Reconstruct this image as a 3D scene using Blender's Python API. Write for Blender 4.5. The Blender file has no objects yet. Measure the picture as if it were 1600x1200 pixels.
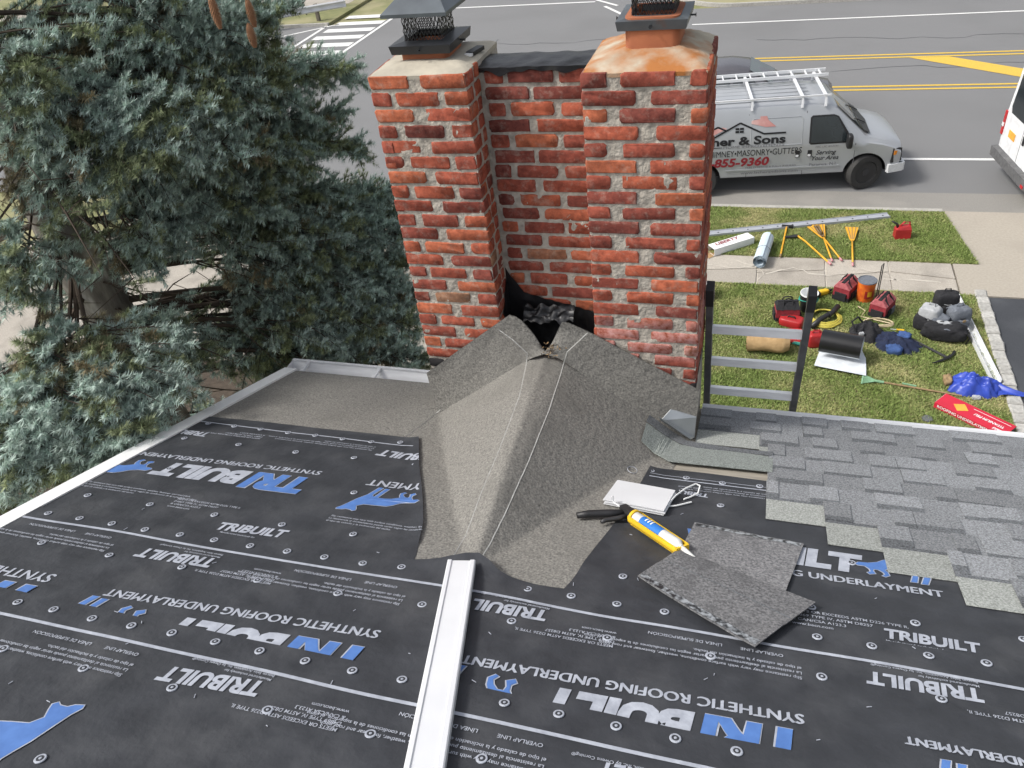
import bpy, bmesh, math, random
import numpy as np
from mathutils import Vector, Matrix, noise
random.seed(11); rng = np.random.default_rng(5)
scn = bpy.context.scene
COL = scn.collection

# ------------------------------------------------------------------ camera
FPX = 1226.955
RM = np.array([[0.95521224, 0.27478046, -0.10984202], [0.08688947, -0.61526002, -0.78352111], [-0.28287769, 0.73888484, -0.61157943]])
CP = np.array([1.6251384, -3.06135148, 8.13691732])
cam = bpy.data.cameras.new('camera'); camo = bpy.data.objects.new('camera', cam); COL.objects.link(camo)
cam.sensor_fit = 'HORIZONTAL'; cam.sensor_width = 36.0; cam.lens = 36.0 * FPX / 1600.0
cam.clip_start = 0.05; cam.clip_end = 2000
mw = Matrix.Identity(4)
for i in range(3):
    mw[i][0] = RM[0][i]; mw[i][1] = -RM[1][i]; mw[i][2] = -RM[2][i]; mw[i][3] = CP[i]
camo.matrix_world = mw
scn.camera = camo

# ------------------------------------------------------------------ light
SUN_TO = Vector((-0.62, -0.26, 0.78)).normalized()
w = bpy.data.worlds.new('World'); scn.world = w; w.use_nodes = True
nt = w.node_tree; bg = nt.nodes['Background']
sky = nt.nodes.new('ShaderNodeTexSky'); sky.sky_type = 'NISHITA'; sky.sun_disc = False
sky.sun_elevation = math.asin(SUN_TO.z); sky.sun_rotation = math.atan2(SUN_TO.x, SUN_TO.y)
sky.dust_density = 4.0; sky.ozone_density = 0.7; sky.air_density = 1.0
hs = nt.nodes.new('ShaderNodeHueSaturation'); hs.inputs['Saturation'].default_value = 0.35
nt.links.new(sky.outputs[0], hs.inputs['Color']); nt.links.new(hs.outputs[0], bg.inputs[0]); bg.inputs[1].default_value = 0.11
sl = bpy.data.lights.new('sun', 'SUN'); sl.energy = 1.5; sl.angle = math.radians(10); sl.color = (1.0, 0.965, 0.91)
so = bpy.data.objects.new('sun', sl); COL.objects.link(so)
so.rotation_euler = (-SUN_TO).to_track_quat('-Z', 'Y').to_euler()
vs = scn.view_settings; vs.view_transform = 'Standard'; vs.look = 'None'; vs.gamma = 1.0; vs.use_curve_mapping = False
vs.exposure = 0.95

# ------------------------------------------------------------------ pixel -> place
def ray(x, y): return RM.T @ np.array([(x - 800) / FPX, (y - 600) / FPX, 1.0])
def onz(x, y, z): d = ray(x, y); return CP + (z - CP[2]) / d[2] * d
def ony(x, y, Y): d = ray(x, y); return CP + (Y - CP[1]) / d[1] * d
def at(x, y, t): return CP + t * ray(x, y)
TH = math.radians(20); TT = math.tan(TH); CT = math.cos(TH); ST = math.sin(TH)
ZB = 5.3666
def roofpx(x, y):           # pixel -> (x, s) on the roof plane
    d = ray(x, y); t = (ZB - TT * CP[1] - CP[2]) / (d[2] + TT * d[1]); P = CP + t * d
    return P[0], P[1] / CT
def RP(x, s, h=0.0):        # roof coordinates -> world; s grows towards the eave
    return Vector((x, s * CT + h * ST, ZB - s * ST + h * CT))
LZ = 0.08
def G(px, py, z=LZ): return Vector(onz(px, py, z))

# ------------------------------------------------------------------ materials
def mat(name, c1, c2=None, scale=6, detail=5, rough=0.75, bump=0.0, bscale=None, metal=0.0, spec=0.4, rnd=0.0, c3=None, spread=0.2, s3=2.0, lo3=.55, hi3=.7, coord='Object', stretch=None, alpha=None, bdist=.01):
    m = bpy.data.materials.new(name); m.use_nodes = True
    nt = m.node_tree; N = nt.nodes; L = nt.links; b = N['Principled BSDF']
    b.inputs['Roughness'].default_value = rough; b.inputs['Metallic'].default_value = metal
    b.inputs['Specular IOR Level'].default_value = spec
    tc = N.new('ShaderNodeTexCoord'); src = tc.outputs[coord]
    if stretch:
        mp = N.new('ShaderNodeMapping'); mp.inputs['Scale'].default_value = stretch; L.new(src, mp.inputs[0]); src = mp.outputs[0]
    c2 = c2 or tuple(x * 0.75 for x in c1)
    n = N.new('ShaderNodeTexNoise'); n.inputs['Scale'].default_value = scale; n.inputs['Detail'].default_value = detail; L.new(src, n.inputs['Vector'])
    cr = N.new('ShaderNodeValToRGB'); e = cr.color_ramp.elements
    e[0].position = .5 - spread; e[0].color = (*c2, 1); e[1].position = .5 + spread; e[1].color = (*c1, 1)
    L.new(n.outputs['Fac'], cr.inputs[0]); col = cr.outputs[0]
    if c3:
        n3 = N.new('ShaderNodeTexNoise'); n3.inputs['Scale'].default_value = s3; n3.inputs['Detail'].default_value = 4; L.new(src, n3.inputs['Vector'])
        r3 = N.new('ShaderNodeValToRGB'); r3.color_ramp.elements[0].position = lo3; r3.color_ramp.elements[1].position = hi3; L.new(n3.outputs['Fac'], r3.inputs[0])
        mx = N.new('ShaderNodeMix'); mx.data_type = 'RGBA'; L.new(r3.outputs[0], mx.inputs[0]); L.new(col, mx.inputs[6]); mx.inputs[7].default_value = (*c3, 1); col = mx.outputs[2]
    if rnd:
        oi = N.new('ShaderNodeObjectInfo'); mr = N.new('ShaderNodeMapRange'); mr.inputs[3].default_value = 1 - rnd; mr.inputs[4].default_value = 1 + rnd; L.new(oi.outputs['Random'], mr.inputs[0])
        hv = N.new('ShaderNodeHueSaturation'); L.new(mr.outputs[0], hv.inputs['Value']); L.new(col, hv.inputs['Color']); col = hv.outputs[0]
    L.new(col, b.inputs['Base Color'])
    if bump:
        nb = N.new('ShaderNodeTexNoise'); nb.inputs['Scale'].default_value = bscale or scale * 3; nb.inputs['Detail'].default_value = 6; L.new(src, nb.inputs['Vector'])
        bp = N.new('ShaderNodeBump'); bp.inputs['Strength'].default_value = bump; bp.inputs['Distance'].default_value = bdist; L.new(nb.outputs['Fac'], bp.inputs['Height']); L.new(bp.outputs[0], b.inputs['Normal'])
    if alpha is not None:
        b.inputs['Alpha'].default_value = alpha
    return m
def brick_mat():
    m = mat('brick_clay', (1, 1, 1), rough=.95, spec=.15)
    nt = m.node_tree; N = nt.nodes; L = nt.links; b = N['Principled BSDF']
    oi = N.new('ShaderNodeObjectInfo'); cr = N.new('ShaderNodeValToRGB'); e = cr.color_ramp.elements
    cols = [(0, (.175, .056, .046)), (.18, (.25, .070, .052)), (.42, (.32, .087, .058)), (.70, (.38, .104, .060)), (.96, (.425, .132, .070)), (1, (.29, .18, .115))]
    e[0].position = 0; e[0].color = (*cols[0][1], 1); e[1].position = 1; e[1].color = (*cols[-1][1], 1)
    for p_, c_ in cols[1:-1]: q = e.new(p_); q.color = (*c_, 1)
    L.new(oi.outputs['Random'], cr.inputs[0])
    geo = N.new('ShaderNodeNewGeometry')
    n1 = N.new('ShaderNodeTexNoise'); n1.inputs['Scale'].default_value = 26; n1.inputs['Detail'].default_value = 9; n1.inputs['Roughness'].default_value = .68; L.new(geo.outputs['Position'], n1.inputs['Vector'])
    r1 = N.new('ShaderNodeValToRGB'); r1.color_ramp.elements[0].position = .35; r1.color_ramp.elements[0].color = (.42, .40, .42, 1); r1.color_ramp.elements[1].position = .62; r1.color_ramp.elements[1].color = (1.15, 1.1, 1.05, 1); L.new(n1.outputs['Fac'], r1.inputs[0])
    mu = N.new('ShaderNodeMix'); mu.data_type = 'RGBA'; mu.blend_type = 'MULTIPLY'; mu.inputs[0].default_value = .8; L.new(cr.outputs[0], mu.inputs[6]); L.new(r1.outputs[0], mu.inputs[7])
    n2 = N.new('ShaderNodeTexNoise'); n2.inputs['Scale'].default_value = 22; n2.inputs['Detail'].default_value = 8; n2.inputs['Roughness'].default_value = .7; L.new(geo.outputs['Position'], n2.inputs['Vector'])
    r2 = N.new('ShaderNodeValToRGB'); r2.color_ramp.elements[0].position = .52; r2.color_ramp.elements[1].position = .76; L.new(n2.outputs['Fac'], r2.inputs[0])
    ml = N.new('ShaderNodeMath'); ml.operation = 'MULTIPLY'; ml.inputs[1].default_value = .5; L.new(r2.outputs[0], ml.inputs[0])
    mx = N.new('ShaderNodeMix'); mx.data_type = 'RGBA'; L.new(ml.outputs[0], mx.inputs[0]); L.new(mu.outputs[2], mx.inputs[6]); mx.inputs[7].default_value = (.42, .36, .30, 1)
    # black roofing tar smears near the roof line
    sx = N.new('ShaderNodeSeparateXYZ'); L.new(geo.outputs['Position'], sx.inputs[0])
    mr = N.new('ShaderNodeMapRange'); mr.inputs[1].default_value = 5.66; mr.inputs[2].default_value = 5.86; mr.inputs[3].default_value = .62; mr.inputs[4].default_value = .0; L.new(sx.outputs[2], mr.inputs[0])
    n3 = N.new('ShaderNodeTexNoise'); n3.inputs['Scale'].default_value = 9; n3.inputs['Detail'].default_value = 3; L.new(geo.outputs['Position'], n3.inputs['Vector'])
    lt = N.new('ShaderNodeMath'); lt.operation = 'LESS_THAN'; L.new(n3.outputs['Fac'], lt.inputs[0]); L.new(mr.outputs[0], lt.inputs[1])
    m2 = N.new('ShaderNodeMix'); m2.data_type = 'RGBA'; L.new(lt.outputs[0], m2.inputs[0]); L.new(mx.outputs[2], m2.inputs[6]); m2.inputs[7].default_value = (.035, .033, .034, 1)
    # pale pinkish lime bloom low on the right stack
    zr1 = N.new('ShaderNodeMapRange'); zr1.interpolation_type = 'SMOOTHSTEP'; zr1.inputs[1].default_value = 6.10; zr1.inputs[2].default_value = 6.02; L.new(sx.outputs[2], zr1.inputs[0])
    zr2 = N.new('ShaderNodeMapRange'); zr2.interpolation_type = 'SMOOTHSTEP'; zr2.inputs[1].default_value = 5.82; zr2.inputs[2].default_value = 5.88; L.new(sx.outputs[2], zr2.inputs[0])
    xr = N.new('ShaderNodeMath'); xr.operation = 'GREATER_THAN'; xr.inputs[1].default_value = .925; L.new(sx.outputs[0], xr.inputs[0])
    pr = N.new('ShaderNodeMath'); pr.operation = 'MULTIPLY'; L.new(zr1.outputs[0], pr.inputs[0]); L.new(zr2.outputs[0], pr.inputs[1])
    pr2 = N.new('ShaderNodeMath'); pr2.operation = 'MULTIPLY'; L.new(pr.outputs[0], pr2.inputs[0]); L.new(xr.outputs[0], pr2.inputs[1])
    rb = N.new('ShaderNodeValToRGB'); rb.color_ramp.elements[0].position = .38; rb.color_ramp.elements[1].position = .62; L.new(n1.outputs['Fac'], rb.inputs[0])
    pr3 = N.new('ShaderNodeMath'); pr3.operation = 'MULTIPLY'; L.new(pr2.outputs[0], pr3.inputs[0]); L.new(rb.outputs[0], pr3.inputs[1])
    m3 = N.new('ShaderNodeMix'); m3.data_type = 'RGBA'; L.new(pr3.outputs[0], m3.inputs[0]); L.new(m2.outputs[2], m3.inputs[6]); m3.inputs[7].default_value = (.46, .25, .23, 1)
    L.new(m3.outputs[2], b.inputs['Base Color'])
    nb = N.new('ShaderNodeTexNoise'); nb.inputs['Scale'].default_value = 90; nb.inputs['Detail'].default_value = 5; L.new(geo.outputs['Position'], nb.inputs['Vector'])
    bp = N.new('ShaderNodeBump'); bp.inputs['Strength'].default_value = .4; bp.inputs['Distance'].default_value = .004; L.new(nb.outputs['Fac'], bp.inputs['Height']); L.new(bp.outputs[0], b.inputs['Normal'])
    return m
M = dict(
    brick=brick_mat(),
    mortar=mat('mortar', (.49, .445, .38), (.27, .245, .21), scale=28, detail=7, rough=.95, bump=.9, bscale=55, c3=(.27, .25, .23), s3=7, lo3=.6, hi3=.78),
    crown=mat('crown_cement', (.45, .41, .33), (.31, .285, .235), scale=9, detail=7, rough=.9, bump=.35, bscale=40),
    terra=mat('terracotta', (.42, .15, .07), (.30, .10, .05), scale=10, rough=.8),
    blackmetal=mat('black_painted_steel', (.022, .024, .028), (.012, .012, .014), rough=.38, spec=.5),
    greymetal=mat('weathered_grey_steel', (.13, .15, .165), (.085, .095, .105), rough=.45, metal=.5, c3=(.16, .07, .03), s3=5, lo3=.64, hi3=.72),
    felt=mat('grey_granular_ice_shield', (.255, .245, .222), (.10, .097, .09), scale=120, detail=7, rough=.95, bump=.6, bscale=34, c3=(.135, .13, .118), s3=3.2, lo3=.55, hi3=.85, spread=.2),
    feltline=mat('pale_print_line', (.50, .50, .48), (.33, .33, .31), scale=50, rough=.9),
    under=mat('black_synthetic_underlayment', (.041, .044, .051), (.027, .029, .034), scale=8, detail=8, rough=.62, bump=.6, bscale=8, bdist=.022, spec=.35, c3=(.06, .062, .067), s3=4, lo3=.5, hi3=.8),
    printw=mat('pale_grey_print', (.40, .425, .48), (.29, .31, .36), scale=30, rough=.65, bump=.6, bscale=8, bdist=.022),
    printb=mat('blue_print', (.085, .19, .47), (.06, .14, .37), scale=22, rough=.65),
    white=mat('white_aluminium', (.66, .67, .69), (.59, .60, .62), scale=5, rough=.35, spec=.5),
    whitepvc=mat('white_vinyl', (.82, .83, .82), (.74, .75, .75), scale=3, rough=.4, c3=(.6, .6, .58), s3=3, lo3=.62, hi3=.9),
    alu=mat('aluminium', (.72, .73, .74), (.60, .61, .62), scale=6, rough=.45, metal=.12, stretch=(1, 8, 8)),
    rung=mat('worn_rung_aluminium', (.86, .87, .88), (.72, .73, .74), scale=9, rough=.5, metal=.05, stretch=(1, 6, 6)),
    beamalu=mat('weathered_beam_aluminium', (.42, .44, .48), (.33, .345, .375), scale=7, rough=.5, metal=.2, stretch=(1, 6, 6)),
    galv=mat('galvanised_flashing', (.45, .47, .48), (.34, .36, .37), scale=7, rough=.35, metal=.8),
    ladderrail=mat('dark_worn_rail', (.13, .131, .133), (.075, .075, .077), scale=14, rough=.6, c3=(.16, .16, .155), s3=11, lo3=.58, hi3=.75),
    shA=mat('shingle_light_granules', (.285, .297, .312), (.135, .141, .148), scale=150, detail=3, rough=.95, bump=.3, bscale=200, rnd=.12, spread=.15),
    shB=mat('shingle_mid_granules', (.245, .255, .268), (.112, .117, .123), scale=150, detail=3, rough=.95, bump=.3, bscale=200, rnd=.12, spread=.15),
    shC=mat('shingle_dark_granules', (.15, .159, .17), (.062, .066, .071), scale=150, detail=3, rough=.95, bump=.3, bscale=200, rnd=.12, spread=.15),
    shH=mat('shingle_headlap_granules', (.35, .365, .345), (.18, .19, .178), scale=150, detail=3, rough=.95, bump=.3, bscale=200, rnd=.08, spread=.15),
    shG=mat('starter_green_granules', (.26, .285, .27), (.135, .15, .142), scale=150, detail=3, rough=.95, bump=.3, bscale=200, spread=.15),
    shback=mat('shingle_back_felt', (.24, .24, .245), (.075, .075, .08), scale=110, detail=9, rough=.95, bump=.4, bscale=150, spread=.2, c3=(.09, .09, .094), s3=12, lo3=.52, hi3=.8, rnd=.16),
    tarstrip=mat('sealant_strip', (.02, .02, .022), (.30, .32, .34), scale=60, detail=6, rough=.3, spread=.10, stretch=(1, 1, 1)),
    deck=mat('old_tan_felt_deck', (.34, .31, .26), (.24, .22, .185), scale=8, detail=8, rough=.95, stretch=(1, 6, 6)),
    tar=mat('black_roof_tar', (.014, .014, .016), (.007, .007, .008), scale=9, rough=.42, bump=.7, bscale=14, spec=.5),
    siding=mat('pale_vinyl_siding', (.55, .55, .53), rough=.6),
    asphalt=mat('road_asphalt', (.195, .196, .198), (.138, .139, .141), scale=130, detail=3, rough=.9, bump=.15, bscale=160, c3=(.146, .147, .148), s3=.28, lo3=.45, hi3=.75, spread=.2),
    shoulder=mat('dusty_shoulder_asphalt', (.25, .24, .22), (.185, .178, .165), scale=120, detail=3, rough=.95, c3=(.28, .265, .24), s3=.8, lo3=.5, hi3=.75),
    driveway=mat('sealed_black_asphalt', (.052, .056, .064), (.036, .039, .045), scale=90, rough=.8, c3=(.075, .08, .088), s3=1.2, lo3=.5, hi3=.8),
    concrete=mat('walk_concrete', (.40, .365, .315), (.29, .265, .23), scale=45, detail=6, rough=.95, bump=.2, bscale=60, rnd=.10, c3=(.24, .22, .19), s3=1.6, lo3=.5, hi3=.75),
    newconc=mat('apron_concrete', (.37, .335, .28), (.31, .28, .235), scale=24, detail=6, rough=.95, c3=(.29, .26, .22), s3=.8, lo3=.5, hi3=.8),
    patch=mat('pale_crack_repair', (.52, .48, .42), (.40, .37, .32), scale=30, rough=.95),
    curbstone=mat('curb_concrete', (.40, .385, .35), (.29, .28, .255), scale=14, rough=.95),
    cobble=mat('belgian_block', (.46, .45, .42), (.30, .295, .275), scale=22, rough=.9, bump=.6, bscale=40, rnd=.15),
    roadwhite=mat('white_road_paint', (.72, .72, .70), (.55, .55, .54), scale=40, detail=6, rough=.8, c3=(.40, .40, .40), s3=60, lo3=.62, hi3=.7),
    roadyellow=mat('yellow_road_paint', (.66, .44, .06), (.5, .34, .06), scale=40, detail=6, rough=.8, c3=(.28, .22, .09), s3=50, lo3=.60, hi3=.7),
    turf=mat('turf_soil', (.20, .215, .085), (.15, .16, .065), scale=9, detail=7, rough=1, c3=(.21, .19, .10), s3=1.1, lo3=.46, hi3=.66),
    blade=None, treeshade=mat('under_tree_dark', (.075, .058, .042), (.04, .03, .022), scale=14, detail=8, rough=1, bump=.8, bscale=25),  # last entry: dark ground tone standing in for shade under the spruce
    terrain=mat('dry_grass_terrain', (.20, .20, .09), (.15, .16, .07), scale=3, detail=7, rough=1, c3=(.27, .25, .14), s3=.5, lo3=.45, hi3=.65),
    rubber=mat('tyre_rubber', (.045, .044, .043), rough=.85),
    blackpl=mat('black_plastic', (.02, .02, .022), rough=.45),
    glass=mat('dark_vehicle_glass', (.02, .026, .03), (.012, .016, .018), scale=2, rough=.06, spec=.8),
    wglass=mat('windscreen_glass', (.055, .075, .075), (.03, .042, .043), scale=2, rough=.06, spec=.8),
    vansilver=mat('silver_van_paint', (.41, .425, .445), (.38, .395, .415), scale=2, rough=.3, metal=.35, spec=.5),
    vanwhite=mat('white_van_paint', (.78, .79, .80), rough=.3, spec=.5),
    cargrey=mat('grey_car_paint', (.15, .145, .16), (.13, .127, .14), scale=2, rough=.25, metal=.5),
    amber=mat('amber_lens', (.75, .26, .02), rough=.2), redlens=mat('red_lens', (.5, .02, .025), rough=.2),
    wheel=mat('dark_wheel', (.055, .055, .06), rough=.4, metal=.4),
    inkblack=mat('black_vinyl_lettering', (.012, .012, .014), rough=.5), inkred=mat('maroon_vinyl_lettering', (.26, .02, .03), rough=.5),
    inkgrey=mat('grey_vinyl_lettering', (.16, .16, .17), rough=.5), redroof=mat('red_roof_graphic', (.35, .05, .04), (.62, .42, .40), scale=2.2, rough=.5),
    redbag=mat('red_canvas', (.30, .035, .045), (.19, .02, .028), scale=24, rough=.95, bump=.5, bscale=40), pinkbag=mat('faded_red_canvas', (.40, .12, .125), (.27, .06, .07), scale=20, rough=.95, bump=.5, bscale=40),
    blackcanvas=mat('black_canvas', (.022, .022, .025), (.012, .012, .014), scale=35, rough=.9, bump=.5, bscale=30),
    greycanvas=mat('grey_canvas', (.15, .165, .19), (.10, .11, .13), scale=25, rough=.9), palecanvas=mat('pale_grey_canvas', (.38, .39, .40), (.30, .31, .32), scale=25, rough=.9),
    navy=mat('navy_cloth', (.018, .027, .062), (.010, .014, .034), scale=20, rough=.95), jeans=mat('blue_lining', (.05, .10, .26), (.035, .07, .18), scale=20, rough=.95),
    tan=mat('tan_canvas', (.42, .285, .145), (.32, .21, .10), scale=16, rough=.95, bump=.4, bscale=18),
    bluetarp=mat('blue_tarp', (.032, .07, .43), (.02, .045, .30), scale=7, rough=.38, spec=.5),
    redplastic=mat('red_plastic', (.40, .025, .027), rough=.4), redbox=mat('red_printed_card', (.52, .02, .045), (.47, .018, .04), scale=5, rough=.45), gold=mat('gold_print', (.80, .40, .06), rough=.6), orange=mat('orange_label', (.72, .20, .02), (.5, .06, .02), scale=9, rough=.5),
    yellow=mat('yellow_paint', (.72, .38, .03), (.60, .30, .025), scale=12, rough=.5), yellowpl=mat('yellow_plastic', (.78, .50, .03), rough=.35), pink=mat('pink_grip', (.60, .28, .30), rough=.7),
    wood=mat('wood_handle', (.30, .21, .11), (.22, .15, .08), scale=20, rough=.8), green=mat('green_plastic', (.22, .40, .24), rough=.6), teal=mat('teal_cord', (.03, .28, .22), rough=.6), hose=mat('yellow_hose', (.55, .47, .08), rough=.55), rope=mat('beige_rope', (.55, .46, .30), (.42, .35, .22), scale=60, rough=.95),
    card=mat('brown_cardboard', (.38, .24, .12), rough=.9), whitecard=mat('white_card', (.74, .74, .73), (.66, .66, .66), scale=5, rough=.7), rollblue=mat('pale_blue_roll', (.52, .60, .66), (.44, .52, .58), scale=4, rough=.6),
    coilblack=mat('black_coil_paint', (.012, .012, .013), rough=.28, spec=.5), coilwhite=mat('white_coil_paint', (.66, .70, .74), rough=.4),
    bark=mat('spruce_bark', (.24, .22, .20), (.09, .08, .072), scale=16, detail=8, rough=.95, bump=.9, bscale=22, stretch=(1, 1, .35), c3=(.50, .48, .46), s3=6, lo3=.56, hi3=.68),
    twig=mat('dark_twig', (.075, .056, .042), (.045, .034, .026), scale=20, rough=.95), cone=mat('spruce_cone', (.36, .19, .10), (.25, .12, .06), scale=30, rough=.85),
    bluelabel=mat('blue_tube_label', (.03, .17, .52), rough=.4), clear=mat('milky_tube', (.62, .62, .60), rough=.3), greypl=mat('grey_metal_trigger', (.07, .07, .072), (.04, .04, .042), rough=.4, metal=.5),
    guard=mat('galvanised_rail', (.56, .57, .58), (.46, .47, .48), scale=3, rough=.5, metal=.3), post=mat('timber_post', (.17, .15, .12), rough=.9),
)
def rust_crown():
    m = mat('rust_stained_crown_cement', (.47, .42, .33), (.33, .29, .22), scale=8, detail=7, rough=.9, bump=.35, bscale=40, c3=(.34, .13, .035), s3=5.5, lo3=.40, hi3=.60, spread=.2)
    return m
M['rust'] = rust_crown()
def vcol_mat(name, rough, attr, trans=0.0):
    m = bpy.data.materials.new(name); m.use_nodes = True; N = m.node_tree.nodes; b = N['Principled BSDF']
    a = N.new('ShaderNodeAttribute'); a.attribute_name = attr; m.node_tree.links.new(a.outputs['Color'], b.inputs['Base Color']); b.inputs['Roughness'].default_value = rough; b.inputs['Specular IOR Level'].default_value = .25
    return m
M['blade'] = vcol_mat('grass_blades', .9, 'tint'); M['needle'] = vcol_mat('spruce_needles', .6, 'tint')

# ------------------------------------------------------------------ mesh building
class MB:
    def __init__(s): s.v = []; s.f = []; s.m = []; s.mats = []
    def mi(s, m):
        m = M[m] if isinstance(m, str) else m
        if m not in s.mats: s.mats.append(m)
        return s.mats.index(m)
    def add(s, vs, fs, m='white'):
        k = len(s.v); i = s.mi(m); s.v += [tuple(v) for v in vs]; s.f += [tuple(a + k for a in f) for f in fs]; s.m += [i] * len(fs); return s
    def hexa(s, P, m='white'): # 8 points: bottom 4 ccw, top 4 ccw
        return s.add(P, [(3, 2, 1, 0), (4, 5, 6, 7), (0, 1, 5, 4), (1, 2, 6, 5), (2, 3, 7, 6), (3, 0, 4, 7)], m)
    def box(s, a, b, m='white', T=None):
        x0, y0, z0 = a; x1, y1, z1 = b
        P = [Vector(q) for q in ((x0, y0, z0), (x1, y0, z0), (x1, y1, z0), (x0, y1, z0), (x0, y0, z1), (x1, y0, z1), (x1, y1, z1), (x0, y1, z1))]
        if T: P = [T @ q for q in P]
        return s.hexa(P, m)
    def bar(s, a, b, w, h, m='white', up=(0, 0, 1)): # beam a->b, width w, height h centred
        a = Vector(a); b = Vector(b); d = (b - a).normalized(); u = Vector(up); r = d.cross(u)
        if r.length < 1e-4: r = d.cross(Vector((1, 0, 0)))
        r.normalize(); u = r.cross(d); r *= w / 2; u *= h / 2
        return s.hexa([a - r - u, a + r - u, b + r - u, b - r - u, a - r + u, a + r + u, b + r + u, b - r + u], m)
    def tube(s, pts, rad, n=8, m='white', cap=True):
        pts = [Vector(p_) for p_ in pts]; k = len(pts); R = rad if isinstance(rad, (list, tuple)) else [rad] * k
        vs = []; ref = Vector((0, 0, 1))
        d0 = (pts[1] - pts[0]).normalized()
        if abs(d0.z) > .9: ref = Vector((1, 0, 0))
        for i in range(k):
            d = (pts[min(i + 1, k - 1)] - pts[max(i - 1, 0)]).normalized(); a = d.cross(ref)
            if a.length < 1e-3: a = d.cross(Vector((0, 1, 0)))
            a.normalize(); b = d.cross(a); ref = -b if False else ref
            for j in range(n):
                t = 2 * math.pi * j / n; vs.append(pts[i] + (a * math.cos(t) + b * math.sin(t)) * R[i])
        fs = [(i * n + j, (i + 1) * n + j, (i + 1) * n + (j + 1) % n, i * n + (j + 1) % n) for i in range(k - 1) for j in range(n)]
        if cap: fs += [tuple(range(n)), tuple((k - 1) * n + j for j in reversed(range(n)))]
        return s.add(vs, fs, m)
    def lathe(s, prof, n=20, m='white', T=None, cap=True): # prof [(r,z)]
        vs = []; T = T or Matrix.Identity(4)
        for r_, z_ in prof:
            for j in range(n):
                t = 2 * math.pi * j / n; vs.append(T @ Vector((r_ * math.cos(t), r_ * math.sin(t), z_)))
        k = len(prof)
        fs = [(i * n + j, i * n + (j + 1) % n, (i + 1) * n + (j + 1) % n, (i + 1) * n + j) for i in range(k - 1) for j in range(n)]
        if cap: fs += [tuple(reversed(range(n))), tuple((k - 1) * n + j for j in range(n))]
        return s.add(vs, fs, m)
    def prism(s, poly, z0, z1, m='white', T=None):
        n = len(poly); T = T or Matrix.Identity(4)
        vs = [T @ Vector((x, y, z0)) for x, y in poly] + [T @ Vector((x, y, z1)) for x, y in poly]
        fs = [tuple(reversed(range(n))), tuple(range(n, 2 * n))] + [(i, (i + 1) % n, (i + 1) % n + n, i + n) for i in range(n)]
        return s.add(vs, fs, m)
    def grid(s, fn, nu, nv, m='white'):
        vs = [fn(i / nu, j / nv) for j in range(nv + 1) for i in range(nu + 1)]
        fs = [(j * (nu + 1) + i, j * (nu + 1) + i + 1, (j + 1) * (nu + 1) + i + 1, (j + 1) * (nu + 1) + i) for j in range(nv) for i in range(nu)]
        return s.add(vs, fs, m)
    def blob(s, c, r, m='white', e=.6, amp=.06, fr=3.0, nu=20, nv=12, T=None, seed=0, flat=None):
        c = Vector(c); vs = []
        sg = lambda a, p_: math.copysign(abs(a) ** p_, a)
        for j in range(nv + 1):
            ph = -math.pi / 2 + math.pi * j / nv
            for i in range(nu):
                t = 2 * math.pi * i / nu
                d = Vector((sg(math.cos(ph), e) * sg(math.cos(t), e), sg(math.cos(ph), e) * sg(math.sin(t), e), sg(math.sin(ph), e)))
                q = Vector((d.x * r[0], d.y * r[1], d.z * r[2]))
                k = noise.fractal(d * fr + Vector((seed * 3.1, seed * 1.7, seed)), 1.0, 2.0, 3)
                q *= 1 + amp * k
                q = q + c
                if flat is not None and q.z < flat: q.z = flat
                vs.append(T @ q if T else q)
        fs = [(j * nu + i, j * nu + (i + 1) % nu, (j + 1) * nu + (i + 1) % nu, (j + 1) * nu + i) for j in range(nv) for i in range(nu)]
        return s.add(vs, fs, m)
    def mesh(s, name, smooth=False):
        me = bpy.data.meshes.new(name); me.from_pydata(s.v, [], s.f)
        for m in s.mats: me.materials.append(m)
        if len(s.mats) > 1: me.polygons.foreach_set('material_index', s.m)
        if smooth: me.shade_smooth()
        me.update(); return me
    def build(s, name, parent=None, smooth=False, loc=None, kind=None):
        o = bpy.data.objects.new(name, s.mesh(name, smooth)); COL.objects.link(o)
        if parent: o.parent = parent
        if loc is not None: o.location = loc
        if kind: o['kind'] = kind
        return o
def auto(o, ang=35):
    me = o.data; me.shade_smooth()
    try: me.set_sharp_from_angle(angle=math.radians(ang))
    except Exception: pass
    return o
def tag(o, label=None, cat=None, group=None, kind=None):
    if label: o['label'] = label
    if cat: o['category'] = cat
    if group: o['group'] = group
    if kind: o['kind'] = kind
    return o
def empty(name, loc=(0, 0, 0), rz=0, label=None, cat=None, group=None):
    o = bpy.data.objects.new(name, None); COL.objects.link(o); o.location = loc; o.rotation_euler = (0, 0, rz); o.empty_display_size = .1
    return tag(o, label, cat, group)
def struct(o): o['kind'] = 'structure'; return o
_tc = {}
def text_geo(body, bold=0.0, shear=0.0, width=None):
    key = (body, bold, shear)
    if key not in _tc:
        cu = bpy.data.curves.new('t', 'FONT'); cu.body = body; cu.size = 1; cu.offset = bold; cu.shear = shear; cu.resolution_u = 3; cu.align_x = 'LEFT'
        o = bpy.data.objects.new('t', cu); COL.objects.link(o)
        dg = bpy.context.evaluated_depsgraph_get(); me = o.evaluated_get(dg).to_mesh()
        V = [v.co.copy() for v in me.vertices]; Fs = [tuple(p_.vertices) for p_ in me.polygons]
        o.evaluated_get(dg).to_mesh_clear(); bpy.data.objects.remove(o); bpy.data.curves.remove(cu)
        x0 = min(v.x for v in V); x1 = max(v.x for v in V)
        _tc[key] = ([((v.x - x0) / (x1 - x0), v.y / .73) for v in V], Fs, .73 / (x1 - x0))   # u 0..1, v = cap heights, aspect
    return _tc[key]

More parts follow.
